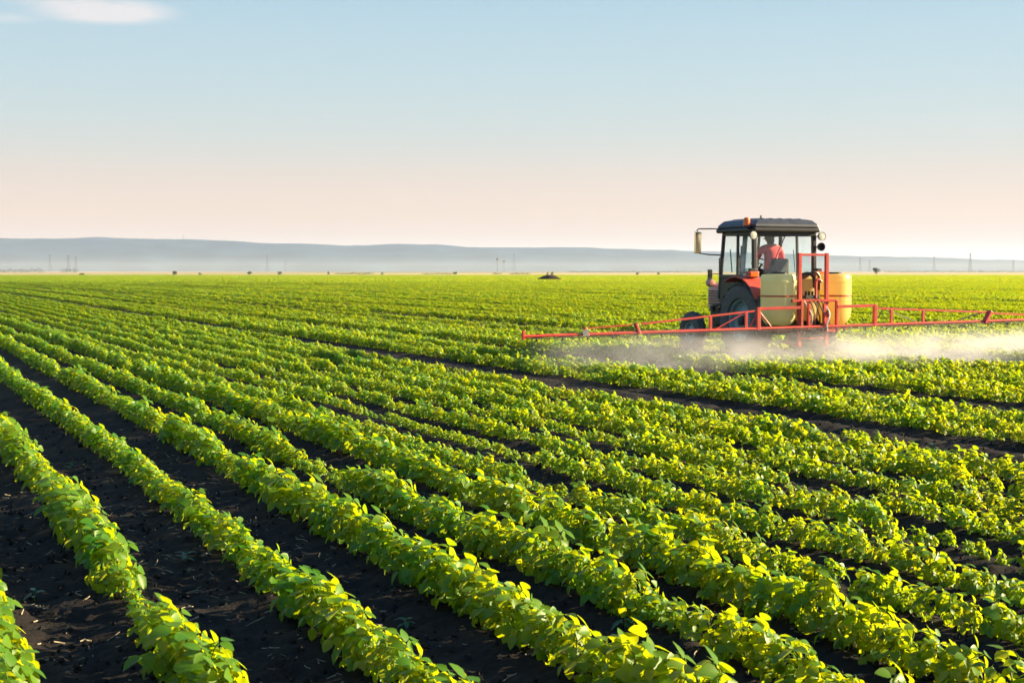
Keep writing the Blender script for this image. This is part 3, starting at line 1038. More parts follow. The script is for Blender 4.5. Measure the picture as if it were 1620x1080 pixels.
# fenders: arched sheet over the upper rear of each wheel, with flap and lamp block
for sd in (-1, 1):
    b = MB()
    b.lathe([(.855, -.24), (.875, -.24), (.875, .22), (.855, .22)], 18, 'X', loc=(sd * .80, 0, .785), a0=R(62), a1=R(150), close=True)
    b.hexa([(sd * .60, -.42, 1.20), (sd * .66, -.42, 1.20), (sd * .66, .30, 1.45), (sd * .60, .30, 1.45), (sd * .60, -.42, 1.50), (sd * .66, -.42, 1.50), (sd * .66, .30, 1.63), (sd * .60, .30, 1.63)])
    fe = b.build('fender', M['red'], TR, bevel=.008)
    MB().hexa([(sd * .60, -.84, 1.04), (sd * .99, -.84, 1.04), (sd * .99, -.815, 1.04), (sd * .60, -.815, 1.04), (sd * .60, -.785, 1.29), (sd * .99, -.785, 1.29), (sd * .99, -.76, 1.29), (sd * .60, -.76, 1.29)]).build('mud_flap', M['rubber'], fe)
    lb = MB().box(sd * .78 - .11, sd * .78 + .11, -.32, -.16, 1.645, 1.76).build('tail_lamp', M['red'], fe, bevel=.015)
    MB().box(sd * .78 - .07, sd * .78 + .05, -.29, -.20, 1.762, 1.82).build('lamp_cap', M['black'], lb, bevel=.01)
    MB().box(sd * .78 - .09, sd * .78 + .09, -.332, -.321, 1.66, 1.74).build('lens', M['orange'], lb, bevel=.004)
# cab inside
MB().box(-.24, .32, .13, .62, 1.50, 1.62).build('seat_cushion', M['seat'], TR, bevel=.04)
b = MB(); b.hexa([(-.20, .04, 1.60), (.28, .04, 1.60), (.28, .14, 1.60), (-.20, .14, 1.60), (-.17, -.02, 2.02), (.25, -.02, 2.02), (.25, .07, 2.02), (-.17, .07, 2.02)])
b.build('seat_back', M['seat'], TR, bevel=.04)
MB().box(-.05, .13, .25, .5, 1.17, 1.50).build('seat_pedestal', M['black'], TR)
MB().box(-.36, .44, .86, 1.02, 1.17, 1.82).build('dashboard', M['blueint'], TR, bevel=.03)
b = MB(); b.tube([(.04, .92, 1.72), (.04, .70, 1.90)], .02, 8)
sw = b.build('steering_column', M['black'], TR, smooth=True)
b = MB()
c0 = Vector((.04, .69, 1.905)); nrm = Vector((0, -.63, .78)).normalized(); ux = Vector((1, 0, 0)); uy = nrm.cross(ux)
b.tube([c0 + (ux * math.cos(a) + uy * math.sin(a)) * .19 for a in np.linspace(0, 2 * math.pi, 25)], .014, 6, cap=False)
for a in (0.5, 2.6, 4.7): b.tube([c0, c0 + (ux * math.cos(a) + uy * math.sin(a)) * .185], .01, 5)
b.build('steering_wheel', M['black'], sw, smooth=True)
b = MB(); b.bar((-.50, .45, 2.49), (-.52, .52, 1.75), .10, .05, up=(1, 0, 0)); b.build('inner_trim', M['blueint'], TR, bevel=.01)
# steps and linkage
for z in (.55, .80): MB().box(-.80, -.52, .85, 1.12, z, z + .03).build('step', M['iron'], TR)
b = MB()
for sd in (-1, 1):
    b.bar((sd * .30, -.2, .62), (sd * .36, -1.15, .58), .05, .07); b.bar((sd * .28, -.25, 1.1), (sd * .34, -.8, .62), .03, .03); b.bar((sd * .18, -.1, 1.2), (sd * .28, -.55, 1.14), .06, .05)
b.bar((0, -.2, 1.0), (-.1, -1.15, 1.35), .045, .045)
b.build('three_point_linkage', M['iron'], TR, bevel=.006)

# ------------------------------------------------------------------ mounted sprayer (same axes as the tractor)
SP = empty('crop_sprayer', (TX, TY, 0), TTH)
tag(SP, 'boom sprayer with yellow tanks and wide red boom mounted behind the tractor', 'sprayer')
def tank(x, y, r, z0, z1, m, lid=True):
    b = MB()
    b.lathe([(.001, z0), (r * .55, z0 + .005), (r * .78, z0 + .05), (r * .94, z0 + .15), (r, z0 + .28), (r, z1 - .17), (r * 1.02, z1 - .165), (r * 1.02, z1 - .13), (r * .99, z1 - .12),
             (r * .99, z1 - .05), (r * .93, z1 - .012), (r * .5, z1), (.001, z1 + .004)], 40, 'Z')
    t = b.build('tank', m, SP, smooth=True, loc=(x, y, 0))
    if lid:
        b = MB(); b.lathe([(.001, z1 + .035), (.14, z1 + .035), (.155, z1 + .02), (.155, z1 - .01)], 22, 'Z'); b.build('lid', M['hose'], t, smooth=True)
    b = MB(); b.lathe([(r + .004, z0 + .55), (r + .010, z0 + .55), (r + .010, z0 + .58), (r + .004, z0 + .58)], 40, 'Z', close=True); b.build('strap', M['boom_red'], t)
    return t
tank(-.655, -.98, .345, .72, 1.71, M['tank_shaded'])
tank(.615, -.98, .345, .72, 1.71, M['tank_sunglow'])
b = MB(); b.lathe([(.001, .80), (.2, .81), (.29, .9), (.30, 1.0), (.30, 1.50), (.27, 1.60), (.15, 1.66), (.001, 1.67)], 32, 'Z')
ct = b.build('tank', M['tank_sunglow'], SP, smooth=True, loc=(-.03, -.92, 0))
b = MB(); b.lathe([(.001, 1.73), (.11, 1.73), (.13, 1.70), (.13, 1.64)], 20, 'Z'); b.build('lid', M['hose'], ct, smooth=True)
FY = -1.35
XL, XR = -.43, .19
for x in (XL, XR): MB().box(x - .036, x + .036, FY - .03, FY + .03, .34, 2.11).build('mast_post', M['boom_red'], SP, bevel=.006)
MB().box(XL + .038, XR - .038, FY - .025, FY + .025, 2.055, 2.10).build('mast_crossbar', M['boom_red'], SP, bevel=.005)
MB().box(XL - .22, XR + .16, FY - .105, FY - .045, 1.175, 1.225).build('mast_crossbar', M['boom_red'], SP, bevel=.005)
MB().box(XL + .038, XR - .038, FY - .02, FY + .02, .46, .50).build('mast_crossbar', M['boom_red'], SP, bevel=.005)
for x in (XL - .045, XL + .12, XR - .15, XR + .14):
    MB().box(x - .025, x + .025, FY - .17, FY - .115, .66, 1.20 if x > XR or x < XL else 1.14).build('carrier_post', M['boom_red'], SP, bevel=.005)
b = MB(); b.bar((XL, FY - .04, .34), (XL, FY + .55, .40), .06, .06); b.build('frame_rail', M['boom_red'], SP, bevel=.005)
b = MB(); b.bar((XR, FY - .04, .34), (XR, FY + .55, .40), .06, .06); b.build('frame_rail', M['boom_red'], SP, bevel=.005)
b = MB(); b.bar((XL - .2, FY + .52, .60), (XR + .65, FY + .52, .60), .08, .06); b.build('tank_cradle', M['boom_red'], SP, bevel=.005)
b = MB(); b.bar((-1.0, -.98, .66), (.95, -.98, .66), .07, .06); b.build('tank_cradle', M['boom_red'], SP, bevel=.005)
# pump, valve block, filter, hoses
b = MB(); b.lathe([(.001, -.13), (.10, -.12), (.12, -.05), (.12, .05), (.10, .12), (.001, .13)], 18, 'X', loc=(.0, FY + .15, .52))
for k in range(3): b.lathe([(.05, .60), (.055, .66), (.04, .70), (.001, .71)], 12, 'Z', loc=(-.08 + k * .08, FY + .15, 0))
b.build('pump', M['iron'], SP, smooth=True)
b = MB(); b.box(-.30, .02, FY - .03, FY + .09, 1.235, 1.30)
for k in range(4): b.tube([(-.26 + k * .075, FY + .03, 1.30), (-.26 + k * .075, FY + .03, 1.38)], .024, 8)
b.build('valve_block', M['hose'], SP, bevel=.008)
b = MB(); b.tube([(-.07, FY - .02, 1.20), (-.07, FY - .02, 1.56), (-.05, FY - .02, 1.60), (.02, FY - .02, 1.60), (.06, FY - .02, 1.56)], .026, 8); b.build('filler_pipe', M['boom_red'], SP, smooth=True)
def hose(pts_, r_, m_):
    # smooth the path a little
    P_ = [Vector(p) for p in pts_]
    q = []
    for i in range(len(P_) - 1):
        p0 = P_[max(i - 1, 0)]; p1 = P_[i]; p2 = P_[i + 1]; p3 = P_[min(i + 2, len(P_) - 1)]
        for t in (0, .2, .4, .6, .8):
            q.append(0.5 * ((2 * p1) + (p2 - p0) * t + (2 * p0 - 5 * p1 + 4 * p2 - p3) * t * t + (3 * p1 - p0 - 3 * p2 + p3) * t ** 3))
    q.append(P_[-1])
    MB().tube(q, r_, 7).build('hose', m_, SP, smooth=True)
for k in range(4):
    x = -.26 + k * .09
    hose([(x, FY - .06, 1.24), (x + .03, FY - .15, 1.10), (x + .10 + .02 * k, FY - .14, .86), (x + .12, FY - .06, .62), (x * .3, FY + .1, .56)], .014, [M['brownhose'], M['hose'], M['hose'], M['brownhose']][k])
hose([(-.40, FY - .09, 1.22), (-.28, FY - .17, .98), (-.22, FY - .13, .80), (-.24, FY - .08, .68)], .012, M['whitepart'])
hose([(.10, FY - .08, 1.12), (.13, FY - .2, .95), (.08, FY - .18, .72), (.16, FY - .1, .60)], .016, M['whitepart'])
hose([(-.33, FY + .28, 1.60), (-.20, FY + .12, 1.72), (-.05, FY + .10, 1.66), (.0, FY + .12, 1.45)], .032, M['hose'])
hose([(-.18, FY + .26, 1.62), (-.02, FY + .12, 1.74), (.10, FY + .12, 1.66), (.12, FY + .14, 1.40)], .032, M['brownhose'])
hose([(-.55, -1.3, .74), (-.5, -1.36, .60), (-.3, -1.3, .52), (-.1, -1.2, .52)], .022, M['hose'])
hose([(.5, -1.3, .74), (.4, -1.36, .56), (.2, -1.3, .50), (.05, -1.2, .52)], .022, M['hose'])

# boom: three hinged pieces a side, tilted slightly with its left tip lowest
BY = -1.50
def bz(x): return .705 + x * .0135
def pip(name, a, c, r_, parent):
    return MB().tube([a, c], r_, 10).build(name, M['boom_red'], parent, smooth=True)
def boom_piece(name, x0, x1):
    o = MB().tube([(x0, BY, bz(x0)), (x1, BY, bz(x1))], .029, 12).build(name, M['boom_red'], SP, smooth=True)
    return o
# inner pieces
inner = boom_piece('boom_centre', -1.46, 1.22)
for (x0, x1) in ((-1.46, XL - .09), (XR + .14, 1.24)):
    MB().bar((x0, BY, bz(x0) + .375), (x1, BY, bz(x1) + .375), .05, .055).build('top_rail', M['boom_red'], inner, bevel=.006)
for x in (-1.44, 1.22): MB().bar((x, BY, bz(x) - .03), (x, BY, bz(x) + .40), .075, .06).build('strut', M['boom_red'], inner, bevel=.006)
pip('strut', (-1.44, BY, bz(-1.3) + .34), (-1.16, BY, bz(-1.1) + .03), .016, inner)
pip('strut', (-1.62, BY + .02, bz(-1.5) + .02), (-1.42, BY + .02, bz(-1.4) + .33), .014, inner)
# left middle piece
lm = boom_piece('boom_arm', -3.98, -1.47)
MB().bar((-3.92, BY, bz(-3.9) + .155), (-1.50, BY, bz(-1.5) + .335), .030, .035).build('top_rail', M['boom_red'], lm, bevel=.004)
for x, h in ((-2.48, .262), (-1.71, .318)): MB().bar((x, BY, bz(x)), (x, BY, bz(x) + h), .055, .035).build('strut', M['boom_red'], lm, bevel=.004)
pip('strut', (-2.36, BY, bz(-2.3) + .02), (-1.80, BY, bz(-1.8) + .28), .012, lm)
MB().bar((-3.96, BY, bz(-3.9) - .03), (-4.04, BY, bz(-4) + .175), .075, .05).build('hinge', M['boom_red'], lm, bevel=.006)
# left outer piece
lo = boom_piece('boom_arm', -6.28, -3.99)
MB().bar((-4.98, BY, bz(-5) + .11), (-4.06, BY, bz(-4) + .15), .018, .02).build('top_rail', M['boom_red'], lo)
MB().bar((-4.99, BY, bz(-5) - .03), (-5.07, BY, bz(-5) + .13), .06, .045).build('hinge', M['boom_red'], lo, bevel=.005)
MB().box(-5.12, -5.00, BY - .05, BY - .038, bz(-5) - .04, bz(-5) + .09).build('hinge_plate', M['plate'], lo)
MB().bar((-6.26, BY, bz(-6.2) - .06), (-6.26, BY, bz(-6.2) + .10), .05, .05).build('end_stop', M['boom_red'], lo, bevel=.006)
# right middle piece
rm = boom_piece('boom_arm', 1.23, 3.94)
MB().bar((1.26, BY, bz(1.3) + .32), (3.96, BY, bz(3.9) + .18), .032, .036).build('top_rail', M['boom_red'], rm, bevel=.004)
for x, h in ((1.61, .29), (2.38, .25)): MB().bar((x, BY, bz(x)), (x, BY, bz(x) + h), .055, .035).build('strut', M['boom_red'], rm, bevel=.004)
MB().tube([(1.28, BY, bz(1.3) + .12), (1.40, BY, bz(1.4) + .30), (1.62, BY, bz(1.6) + .24), (2.2, BY, bz(2.2) + .03)], .010, 6).build('cable', M['hose'], rm)
MB().tube([(3.25, BY, bz(3.2) + .04), (3.90, BY, bz(3.9) + .19)], .014, 6).build('damper', M['hose'], rm)
MB().bar((3.90, BY, bz(3.9) - .04), (4.05, BY, bz(4) + .20), .12, .06).build('hinge', M['boom_red'], rm, bevel=.006)
# right outer piece runs out of the picture
ro = boom_piece('boom_arm', 3.95, 6.28)
MB().bar((4.05, BY, bz(4) + .16), (5.1, BY, bz(5) + .10), .030, .034).build('top_rail', M['boom_red'], ro)
MB().bar((5.03, BY, bz(5) - .03), (5.11, BY, bz(5) + .13), .06, .045).build('hinge', M['boom_red'], ro, bevel=.005)
# nozzles along the boom
nb = MB(); nb.tube([(0, 0, -.03), (0, 0, -.075)], .014, 7); nb.tube([(0, 0, -.075), (0, 0, -.10)], .022, 7)
n0 = nb.build('nozzle', M['hose'], None, smooth=True)
nm = n0.data
bpy.data.objects.remove(n0)
for i in range(25):
    x = -6.0 + i * .5
    par = lo if x < -3.98 else lm if x < -1.46 else inner if x < 1.22 else rm if x < 3.95 else ro
    o = link_mesh('nozzle', nm, None, par); o.location = (x, BY, bz(x))

# feed line clipped along each boom piece, sagging between the nozzle clips
for par, xa, xb in ((lo, -6.2, -4.05), (lm, -3.9, -1.55), (inner, -1.38, 1.14), (rm, 1.32, 3.86), (ro, 4.05, 6.2)):
    pts_l = []
    nn_ = int((xb - xa) / .125)
    for i in range(nn_ + 1):
        x = xa + (xb - xa) * i / nn_
        pts_l.append((x, BY - .045, bz(x) - .028 - .022 * abs(math.sin(math.pi * (x + 6.0) / .5))))
    MB().tube(pts_l, .011, 6).build('feed_line', M['hose'], par, smooth=True)

# ------------------------------------------------------------------ driver
def make_driver():
    px_, py_, pz = .04, .33, 1.66                   # pelvis on the seat
    J = {}
    V, E_, Rd = [], [], []
    def vtx(name, p, r_):
        J[name] = len(V); V.append(Vector(p) + Vector((px_, py_, pz))); Rd.append(r_)
    def lk(a, c): E_.append((J[a], J[c]))
    vtx('pelvis', (0, 0, .09), (.155, .12)); vtx('waist', (0, .01, .24), (.15, .11)); vtx('chest', (0, .03, .44), (.20, .135)); vtx('upper', (0, .035, .56), (.145, .105))
    vtx('neck', (0, .055, .645), (.058, .058)); vtx('skull', (0, .085, .73), (.078, .088)); vtx('crown', (0, .085, .82), (.075, .09)); vtx('top', (0, .08, .86), (.05, .06))
    for a, c in (('pelvis', 'waist'), ('waist', 'chest'), ('chest', 'upper'), ('upper', 'neck'), ('neck', 'skull'), ('skull', 'crown'), ('crown', 'top')): lk(a, c)
    for s_, n in ((-1, 'l'), (1, 'r')):
        vtx('sh' + n, (s_ * .205, .03, .555), (.078, .078)); vtx('el' + n, (s_ * .335, .09, .31), (.056, .056)); vtx('wr' + n, (s_ * .18, .33, .26), (.031, .031)); vtx('ha' + n, (s_ * .155, .40, .275), (.038, .022))
        lk('upper', 'sh' + n); lk('sh' + n, 'el' + n); lk('el' + n, 'wr' + n); lk('wr' + n, 'ha' + n)
        for k, (ox, ln_) in enumerate(((-.027, .05), (-.009, .06), (.009, .057), (.027, .045))):
            vtx('f%s%da' % (n, k), (s_ * .155 + ox, .44, .285), (.009, .009)); vtx('f%s%db' % (n, k), (s_ * .155 + ox, .44 + ln_ * .6, .268), (.008, .008)); vtx('f%s%dc' % (n, k), (s_ * .155 + ox, .44 + ln_ * .5, .242), (.007, .007))
            lk('ha' + n, 'f%s%da' % (n, k)); lk('f%s%da' % (n, k), 'f%s%db' % (n, k)); lk('f%s%db' % (n, k), 'f%s%dc' % (n, k))
        vtx('t%sa' % n, (s_ * .155 - s_ * .045, .385, .262), (.010, .010)); vtx('t%sb' % n, (s_ * .155 - s_ * .06, .42, .25), (.008, .008))
        lk('ha' + n, 't%sa' % n); lk('t%sa' % n, 't%sb' % n)
        vtx('hp' + n, (s_ * .10, .05, .06), (.095, .09)); vtx('kn' + n, (s_ * .15, .42, .08), (.065, .065)); vtx('an' + n, (s_ * .16, .50, -.36), (.042, .042)); vtx('to' + n, (s_ * .17, .66, -.42), (.045, .03))
        lk('pelvis', 'hp' + n); lk('hp' + n, 'kn' + n); lk('kn' + n, 'an' + n); lk('an' + n, 'to' + n)
    me = bpy.data.meshes.new('driver_cage')
    me.from_pydata([tuple(v) for v in V], E_, [])
    o = bpy.data.objects.new('driver_cage', me); COL.objects.link(o)
    sm = o.modifiers.new('skin', 'SKIN'); sm.use_smooth_shade = True
    for i, r_ in enumerate(Rd): me.skin_vertices[0].data[i].radius = r_
    me.skin_vertices[0].data[0].use_root = True
    ss = o.modifiers.new('sub', 'SUBSURF'); ss.levels = 2; ss.render_levels = 2
    dg = bpy.context.evaluated_depsgraph_get()
    body = bpy.data.meshes.new_from_object(o.evaluated_get(dg))
    bpy.data.objects.remove(o)
    body.name = 'body'
    shirt = coat('pink_red_shirt', (0.62, 0.065, 0.09), 0.85, var=0.15, scale=14, bump=0.3)
    skin = coat('skin', (0.50, 0.27, 0.18), 0.55, var=0.1)
    trs = coat('grey_trousers', (0.10, 0.11, 0.12), 0.85, var=0.2)
    boots = coat('dark_boots', (0.03, 0.025, 0.02), 0.6)
    body.materials.clear()
    for m_ in (shirt, skin, trs, boots): body.materials.append(m_)
    for p in body.polygons:
        c = p.center - Vector((px_, py_, pz))
        if c.z > .615: i = 1
        elif c.y > .30 and c.z > .17: i = 1
        elif c.z < -.30: i = 3
        elif c.z < .13: i = 2
        else: i = 0
        p.material_index = i; p.use_smooth = True
    return body, (px_, py_, pz)
body, (dx, dy, dz) = make_driver()
DR = empty('person', (TX, TY, 0), TTH)
tag(DR, 'person in a pink-red shirt seated at the wheel inside the tractor cab', 'person')
link_mesh('body', body, None, DR)
# cap with peak, ears and nose
b = MB(); b.lathe([(.098, .765), (.102, .80), (.092, .85), (.06, .89), (.001, .905)], 20, 'Z', loc=(dx, dy + .083, dz))
b.hexa([(dx - .07, dy + .15, dz + .772), (dx + .07, dy + .15, dz + .772), (dx + .05, dy + .245, dz + .755), (dx - .05, dy + .245, dz + .755), (dx - .07, dy + .15, dz + .784), (dx + .07, dy + .15, dz + .784), (dx + .05, dy + .245, dz + .766), (dx - .05, dy + .245, dz + .766)])
b.build('cap', coat('grey_cap', (0.13, 0.13, 0.14), 0.9, var=0.2), DR, smooth=True)
b = MB()
b.hexa([(dx - .014, dy + .165, dz + .70), (dx + .014, dy + .165, dz + .70), (dx + .010, dy + .195, dz + .705), (dx - .010, dy + .195, dz + .705), (dx - .008, dy + .165, dz + .75), (dx + .008, dy + .165, dz + .75), (dx + .005, dy + .175, dz + .748), (dx - .005, dy + .175, dz + .748)])
b.build('nose', bpy.data.materials['skin'], DR, smooth=True)
for sd in (-1, 1):
    b = MB(); b.lathe([(.001, -.012), (.022, -.010), (.028, 0), (.022, .010), (.001, .012)], 12, 'X', loc=(dx + sd * .088, dy + .075, dz + .735)); b.build('ear', bpy.data.materials['skin'], DR, smooth=True)
b = MB(); b.lathe([(.090, .755), (.094, .70), (.082, .665), (.070, .655)], 20, 'Z', loc=(dx, dy + .075, dz), a0=R(195), a1=R(345))
b.build('hair', coat('brown_hair', (0.05, 0.035, 0.025), 0.8), DR, smooth=True)

# ------------------------------------------------------------------ drifting spray under and behind the boom
def spray():
    b = MB()
    n = 36
    x0, x1 = -6.9, 8.6
    prev = None
    for i in range(n + 1):
        x = x0 + (x1 - x0) * i / n
        e = min(1.0, (i + .15) / 3, (n - i + .15) / 3)
        back = BY - (0.5 + 2.4 * e); front = BY + 0.6 * e
        top = .20 + (bz(x) + .12 - .20) * e
        ring = [b.bm.verts.new(p) for p in ((x, back, .02), (x, back, .10 + .35 * e), (x, BY - .9 * e, top), (x, BY + .15, top), (x, front, .12 + .3 * e), (x, front, .02))]
        if prev:
            for k in range(6): b.bm.faces.new((prev[k], prev[(k + 1) % 6], ring[(k + 1) % 6], ring[k]))
        else: b.bm.faces.new(ring)
        prev = ring
    b.bm.faces.new(prev)
    m, t, p, o = mat('spray_droplets')
    t.nodes.remove(p)
    tc = N(t, 'ShaderNodeTexCoord')
    sp = N(t, 'ShaderNodeSeparateXYZ'); L(t, tc.outputs['Object'], sp.inputs[0])
    mp_ = N(t, 'ShaderNodeMapping'); mp_.inputs['Scale'].default_value = (0.75, 0.9, 1.7)
    L(t, tc.outputs['Object'], mp_.inputs[0])
    nz = N(t, 'ShaderNodeTexNoise'); nz.inputs['Scale'].default_value = 1.5; nz.inputs['Detail'].default_value = 6; nz.inputs['Roughness'].default_value = .6; nz.inputs['Distortion'].default_value = .6
    L(t, mp_.outputs[0], nz.inputs['Vector'])
    def rng(src_, a, c, lo_, hi_, sm=True):
        mr = N(t, 'ShaderNodeMapRange')
        if sm: mr.interpolation_type = 'SMOOTHSTEP'
        for k_, v_ in (('From Min', a), ('From Max', c), ('To Min', lo_), ('To Max', hi_)): mr.inputs[k_].default_value = v_
        L(t, src_, mr.inputs['Value']); return mr.outputs[0]
    def mul(a, c):
        q = N(t, 'ShaderNodeMath', operation='MULTIPLY')
        L(t, a, q.inputs[0])
        if isinstance(c, float): q.inputs[1].default_value = c
        else: L(t, c, q.inputs[1])
        return q.outputs[0]
    d = rng(nz.outputs[0], .34, .70, 0.04, 1.1)
    d = mul(d, rng(sp.outputs['Z'], .80, .26, 0.0, 1.0))
    d = mul(d, rng(sp.outputs['Y'], BY - 2.9, BY - 1.2, 0.0, 1.0))
    d = mul(d, rng(sp.outputs['Y'], BY + .6, BY - .1, 0.0, 1.0))
    d = mul(d, rng(sp.outputs['X'], -6.7, -5.0, 0.0, 1.0))
    d = mul(d, rng(sp.outputs['X'], 8.4, 7.2, 0.0, 1.0))
    d = mul(d, rng(sp.outputs['X'], -5.0, 2.4, 0.40, 1.0, False))       # wind carries the droplets towards the right
    d = mul(d, 0.72)
    pv = N(t, 'ShaderNodeVolumePrincipled')
    pv.inputs['Color'].default_value = (0.86, 0.86, 0.94, 1)
    pv.inputs['Anisotropy'].default_value = 0.25
    L(t, d, pv.inputs['Density'])
    L(t, pv.outputs[0], o.inputs['Volume'])
    s_ = b.build('spray_mist', m)
    s_.location = (TX, TY, 0); s_.rotation_euler = (0, 0, TTH)
    tag(s_, 'white spray mist drifting low over the crop below the red boom', 'mist', kind='stuff')
spray()

# ------------------------------------------------------------------ far things
def far_pt(px, d, z=0.0):
    return ((px - PW / 2) / FPX * d, d, z)
def hgt(d): return rise(0, d)
def crown_mesh(rr, rx, rz, n, size):
    v, f = [], []
    lobes = [(Vector((rr.uniform(-.5, .5) * rx, rr.uniform(-.5, .5) * rx, rr.uniform(-.35, .4) * rz)), rr.uniform(.45, .75)) for _ in range(6)]
    for _ in range(n):
        c, k = rr.choice(lobes)
        q = Vector((rr.gauss(0, 1), rr.gauss(0, 1), rr.gauss(0, 1))).normalized() * rr.uniform(.6, 1.0) * k
        p = c + Vector((q.x * rx, q.y * rx, q.z * rz))
        nn = (q + Vector((rr.uniform(-.6, .6), rr.uniform(-.6, .6), rr.uniform(-.3, .8)))).normalized()
        t = nn.cross(Vector((rr.uniform(-1, 1), rr.uniform(-1, 1), 1))).normalized(); b_ = nn.cross(t)
        s_ = size * rr.uniform(.7, 1.3)
        i = len(v)
        v += [p - t * s_, p + b_ * s_ * .7, p + t * s_, p - b_ * s_ * .7]; f.append((i, i + 1, i + 2, i + 3))
    me = fast_mesh('crown', v, f); me.materials.append(M['tree'])
    return me
def tree(name, px, base_py, wpx, hpx, d, label, cat, group, seed, trunk=.25):
    rr = random.Random(seed)
    w = wpx / FPX * d; h = hpx / FPX * d
    T = empty(name, far_pt(px, d, EYE - (base_py - HORIZ) / FPX * d))
    T.location.z = hgt(d)
    tag(T, label, cat, group)
    b = MB(); b.tube([(0, 0, -.3), (w * .03, 0, h * trunk), (-w * .02, w * .02, h * .7)], w * .05, 7, w * .02)
    for k in range(4):
        a = k * 1.6 + rr.random(); b.tube([(0, 0, h * (trunk + .1 * k)), (math.cos(a) * w * .25, math.sin(a) * w * .25, h * (.55 + .08 * k))], w * .022, 5, w * .008)
    b.build('trunk', M['bark'], T)
    c = link_mesh('crown', crown_mesh(rr, w * .5, h * (1 - trunk) * .5, 420, max(w, h) * .055), None, T)
    c.location = (0, 0, h * (1 + trunk) * .5)
    return T
tree('tree', 1386, 434, 12, 13, 760, 'small dark round tree standing alone beyond the right end of the field', 'tree', None, 1, .18)
bush = [(278, 429, 10, 6, 1000, 'dark rounded bush left of centre, largest on the pale stubble strip'), (317, 430, 6, 3, 1000, 'low flat bush just right of the largest rounded bush'),
        (395, 431, 8, 5, 1000, 'small dark bush between the largest bush and the pale stubble field'), (443, 430, 8, 6, 1000, 'upright dark bush where the pale stubble field starts'),
        (520, 430, 5, 5, 1050, 'tiny bush near the middle of the pale stubble field'), (605, 430, 5, 4, 1050, 'tiny dark bush at the right end of the long hedge'),
        (720, 431, 7, 4, 1050, 'small dark bush beyond the field, left of the water towers'), (866, 431, 4, 4, 950, 'small dot-like bush left of the rounder one behind the heap'),
        (874, 431, 6, 6, 950, 'round dark bush just behind the dark heap'), (130, 431, 9, 3, 950, 'low green bush at the field edge on the far left'),
        (1008, 431, 6, 4, 1000, 'small faint bush between the heap and the tractor'), (1042, 431, 6, 4, 1000, 'small bush left of the tractor mirror')]
for i, (px, py, w, h, d, lab) in enumerate(bush):
    tree('bush', px, py, w, h, d, lab, 'bush', 'bushes beyond the far field edge', 20 + i, -.25)
# hedges and the wood on the left, masses too far to count
def hedge(name, px0, px1, hpx, d, label, seed, dens=1.0):
    rr = random.Random(seed)
    v, f = [], []
    x = px0
    while x < px1:
        hh = hpx * (0.55 + 0.6 * abs(noise.noise((x * .09, seed, 0))) * 1.6) * rr.uniform(.8, 1.1)
        for _ in range(int(26 * dens)):
            s_ = .55 / FPX * d * rr.uniform(.6, 1.3)
            p = Vector(far_pt(x + rr.uniform(-3, 3), d + rr.uniform(-8, 8), rr.uniform(0, 1) ** .8 * hh / FPX * d))
            nn = Vector((rr.uniform(-1, 1), rr.uniform(-1, .2), rr.uniform(-.3, 1))).normalized()
            t = nn.cross(Vector((rr.uniform(-1, 1), rr.uniform(-1, 1), 1))).normalized(); b_ = nn.cross(t)
            i = len(v); v += [p - t * s_, p + b_ * s_ * .7, p + t * s_, p - b_ * s_ * .7]; f.append((i, i + 1, i + 2, i + 3))
        x += 2.2
    me = fast_mesh(name, v, f); me.materials.append(M['tree'])
    o = link_mesh(name, me)
    o.location.z = hgt(d) - .1
    tag(o, label, 'hedge', kind='stuff')
hedge('distant_wood', -60, 72, 7.5, 1700, 'hazy row of distant trees at the far left horizon', 3)
hedge('distant_wood', 98, 124, 9, 1700, 'clump of hazy trees at the far left horizon', 4)
hedge('hedge', 533, 592, 3.2, 1100, 'long low dark hedge along the pale stubble field', 5)
hedge('hedge', 780, 792, 3.4, 1100, 'short dark hedge below the water towers', 6)
hedge('hedge', 808, 838, 3.4, 1100, 'dark hedge right of the water towers', 7)
hedge('hedge', 670, 715, 1.8, 1100, 'thin low hedge left of the water towers', 8)
hedge('distant_wood', 1400, 1700, 2.6, 1900, 'thin hazy tree line along the right horizon', 9, .6)
hedge('distant_wood', 900, 1110, 2.2, 1900, 'thin hazy tree line between the heap and the tractor', 10, .6)
# dark heap in the field
hd_ = FPX * EYE / (443.0 - HORIZ)
v, f = [], []
NX, NY = 26, 10
HW, HH = 21.5 / FPX * hd_, 7.2 / FPX * hd_
for i in range(NX + 1):
    for j in range(NY + 1):
        u = i / NX * 2 - 1; w = j / NY * 2 - 1
        rad = min(1.0, math.sqrt(u * u + w * w * .9))
        z = HH * max(0.0, (1 - rad ** 2.2)) * (0.9 + 0.22 * u) + .12 * noise.noise((u * 4, w * 3, 1)) * (1 - rad)
        v.append((u * HW, w * 1.8, z - .02 + .25 * (1 - rad)))
for i in range(NX):
    for j in range(NY):
        a_ = i * (NY + 1) + j; f.append((a_, a_ + NY + 1, a_ + NY + 2, a_ + 1))
me = fast_mesh('soil_heap', v, f); me.polygons.foreach_set('use_smooth', [True] * len(me.polygons))
hp = link_mesh('soil_heap', me, coat('heap_soil', (0.035, 0.022, 0.014), 0.95, var=0.5, scale=1.2, bump=.8, spec=.1))
hp.location = far_pt(868, hd_, 0.05)
tag(hp, 'long low dark brown heap lying in the green field near the horizon', 'heap')
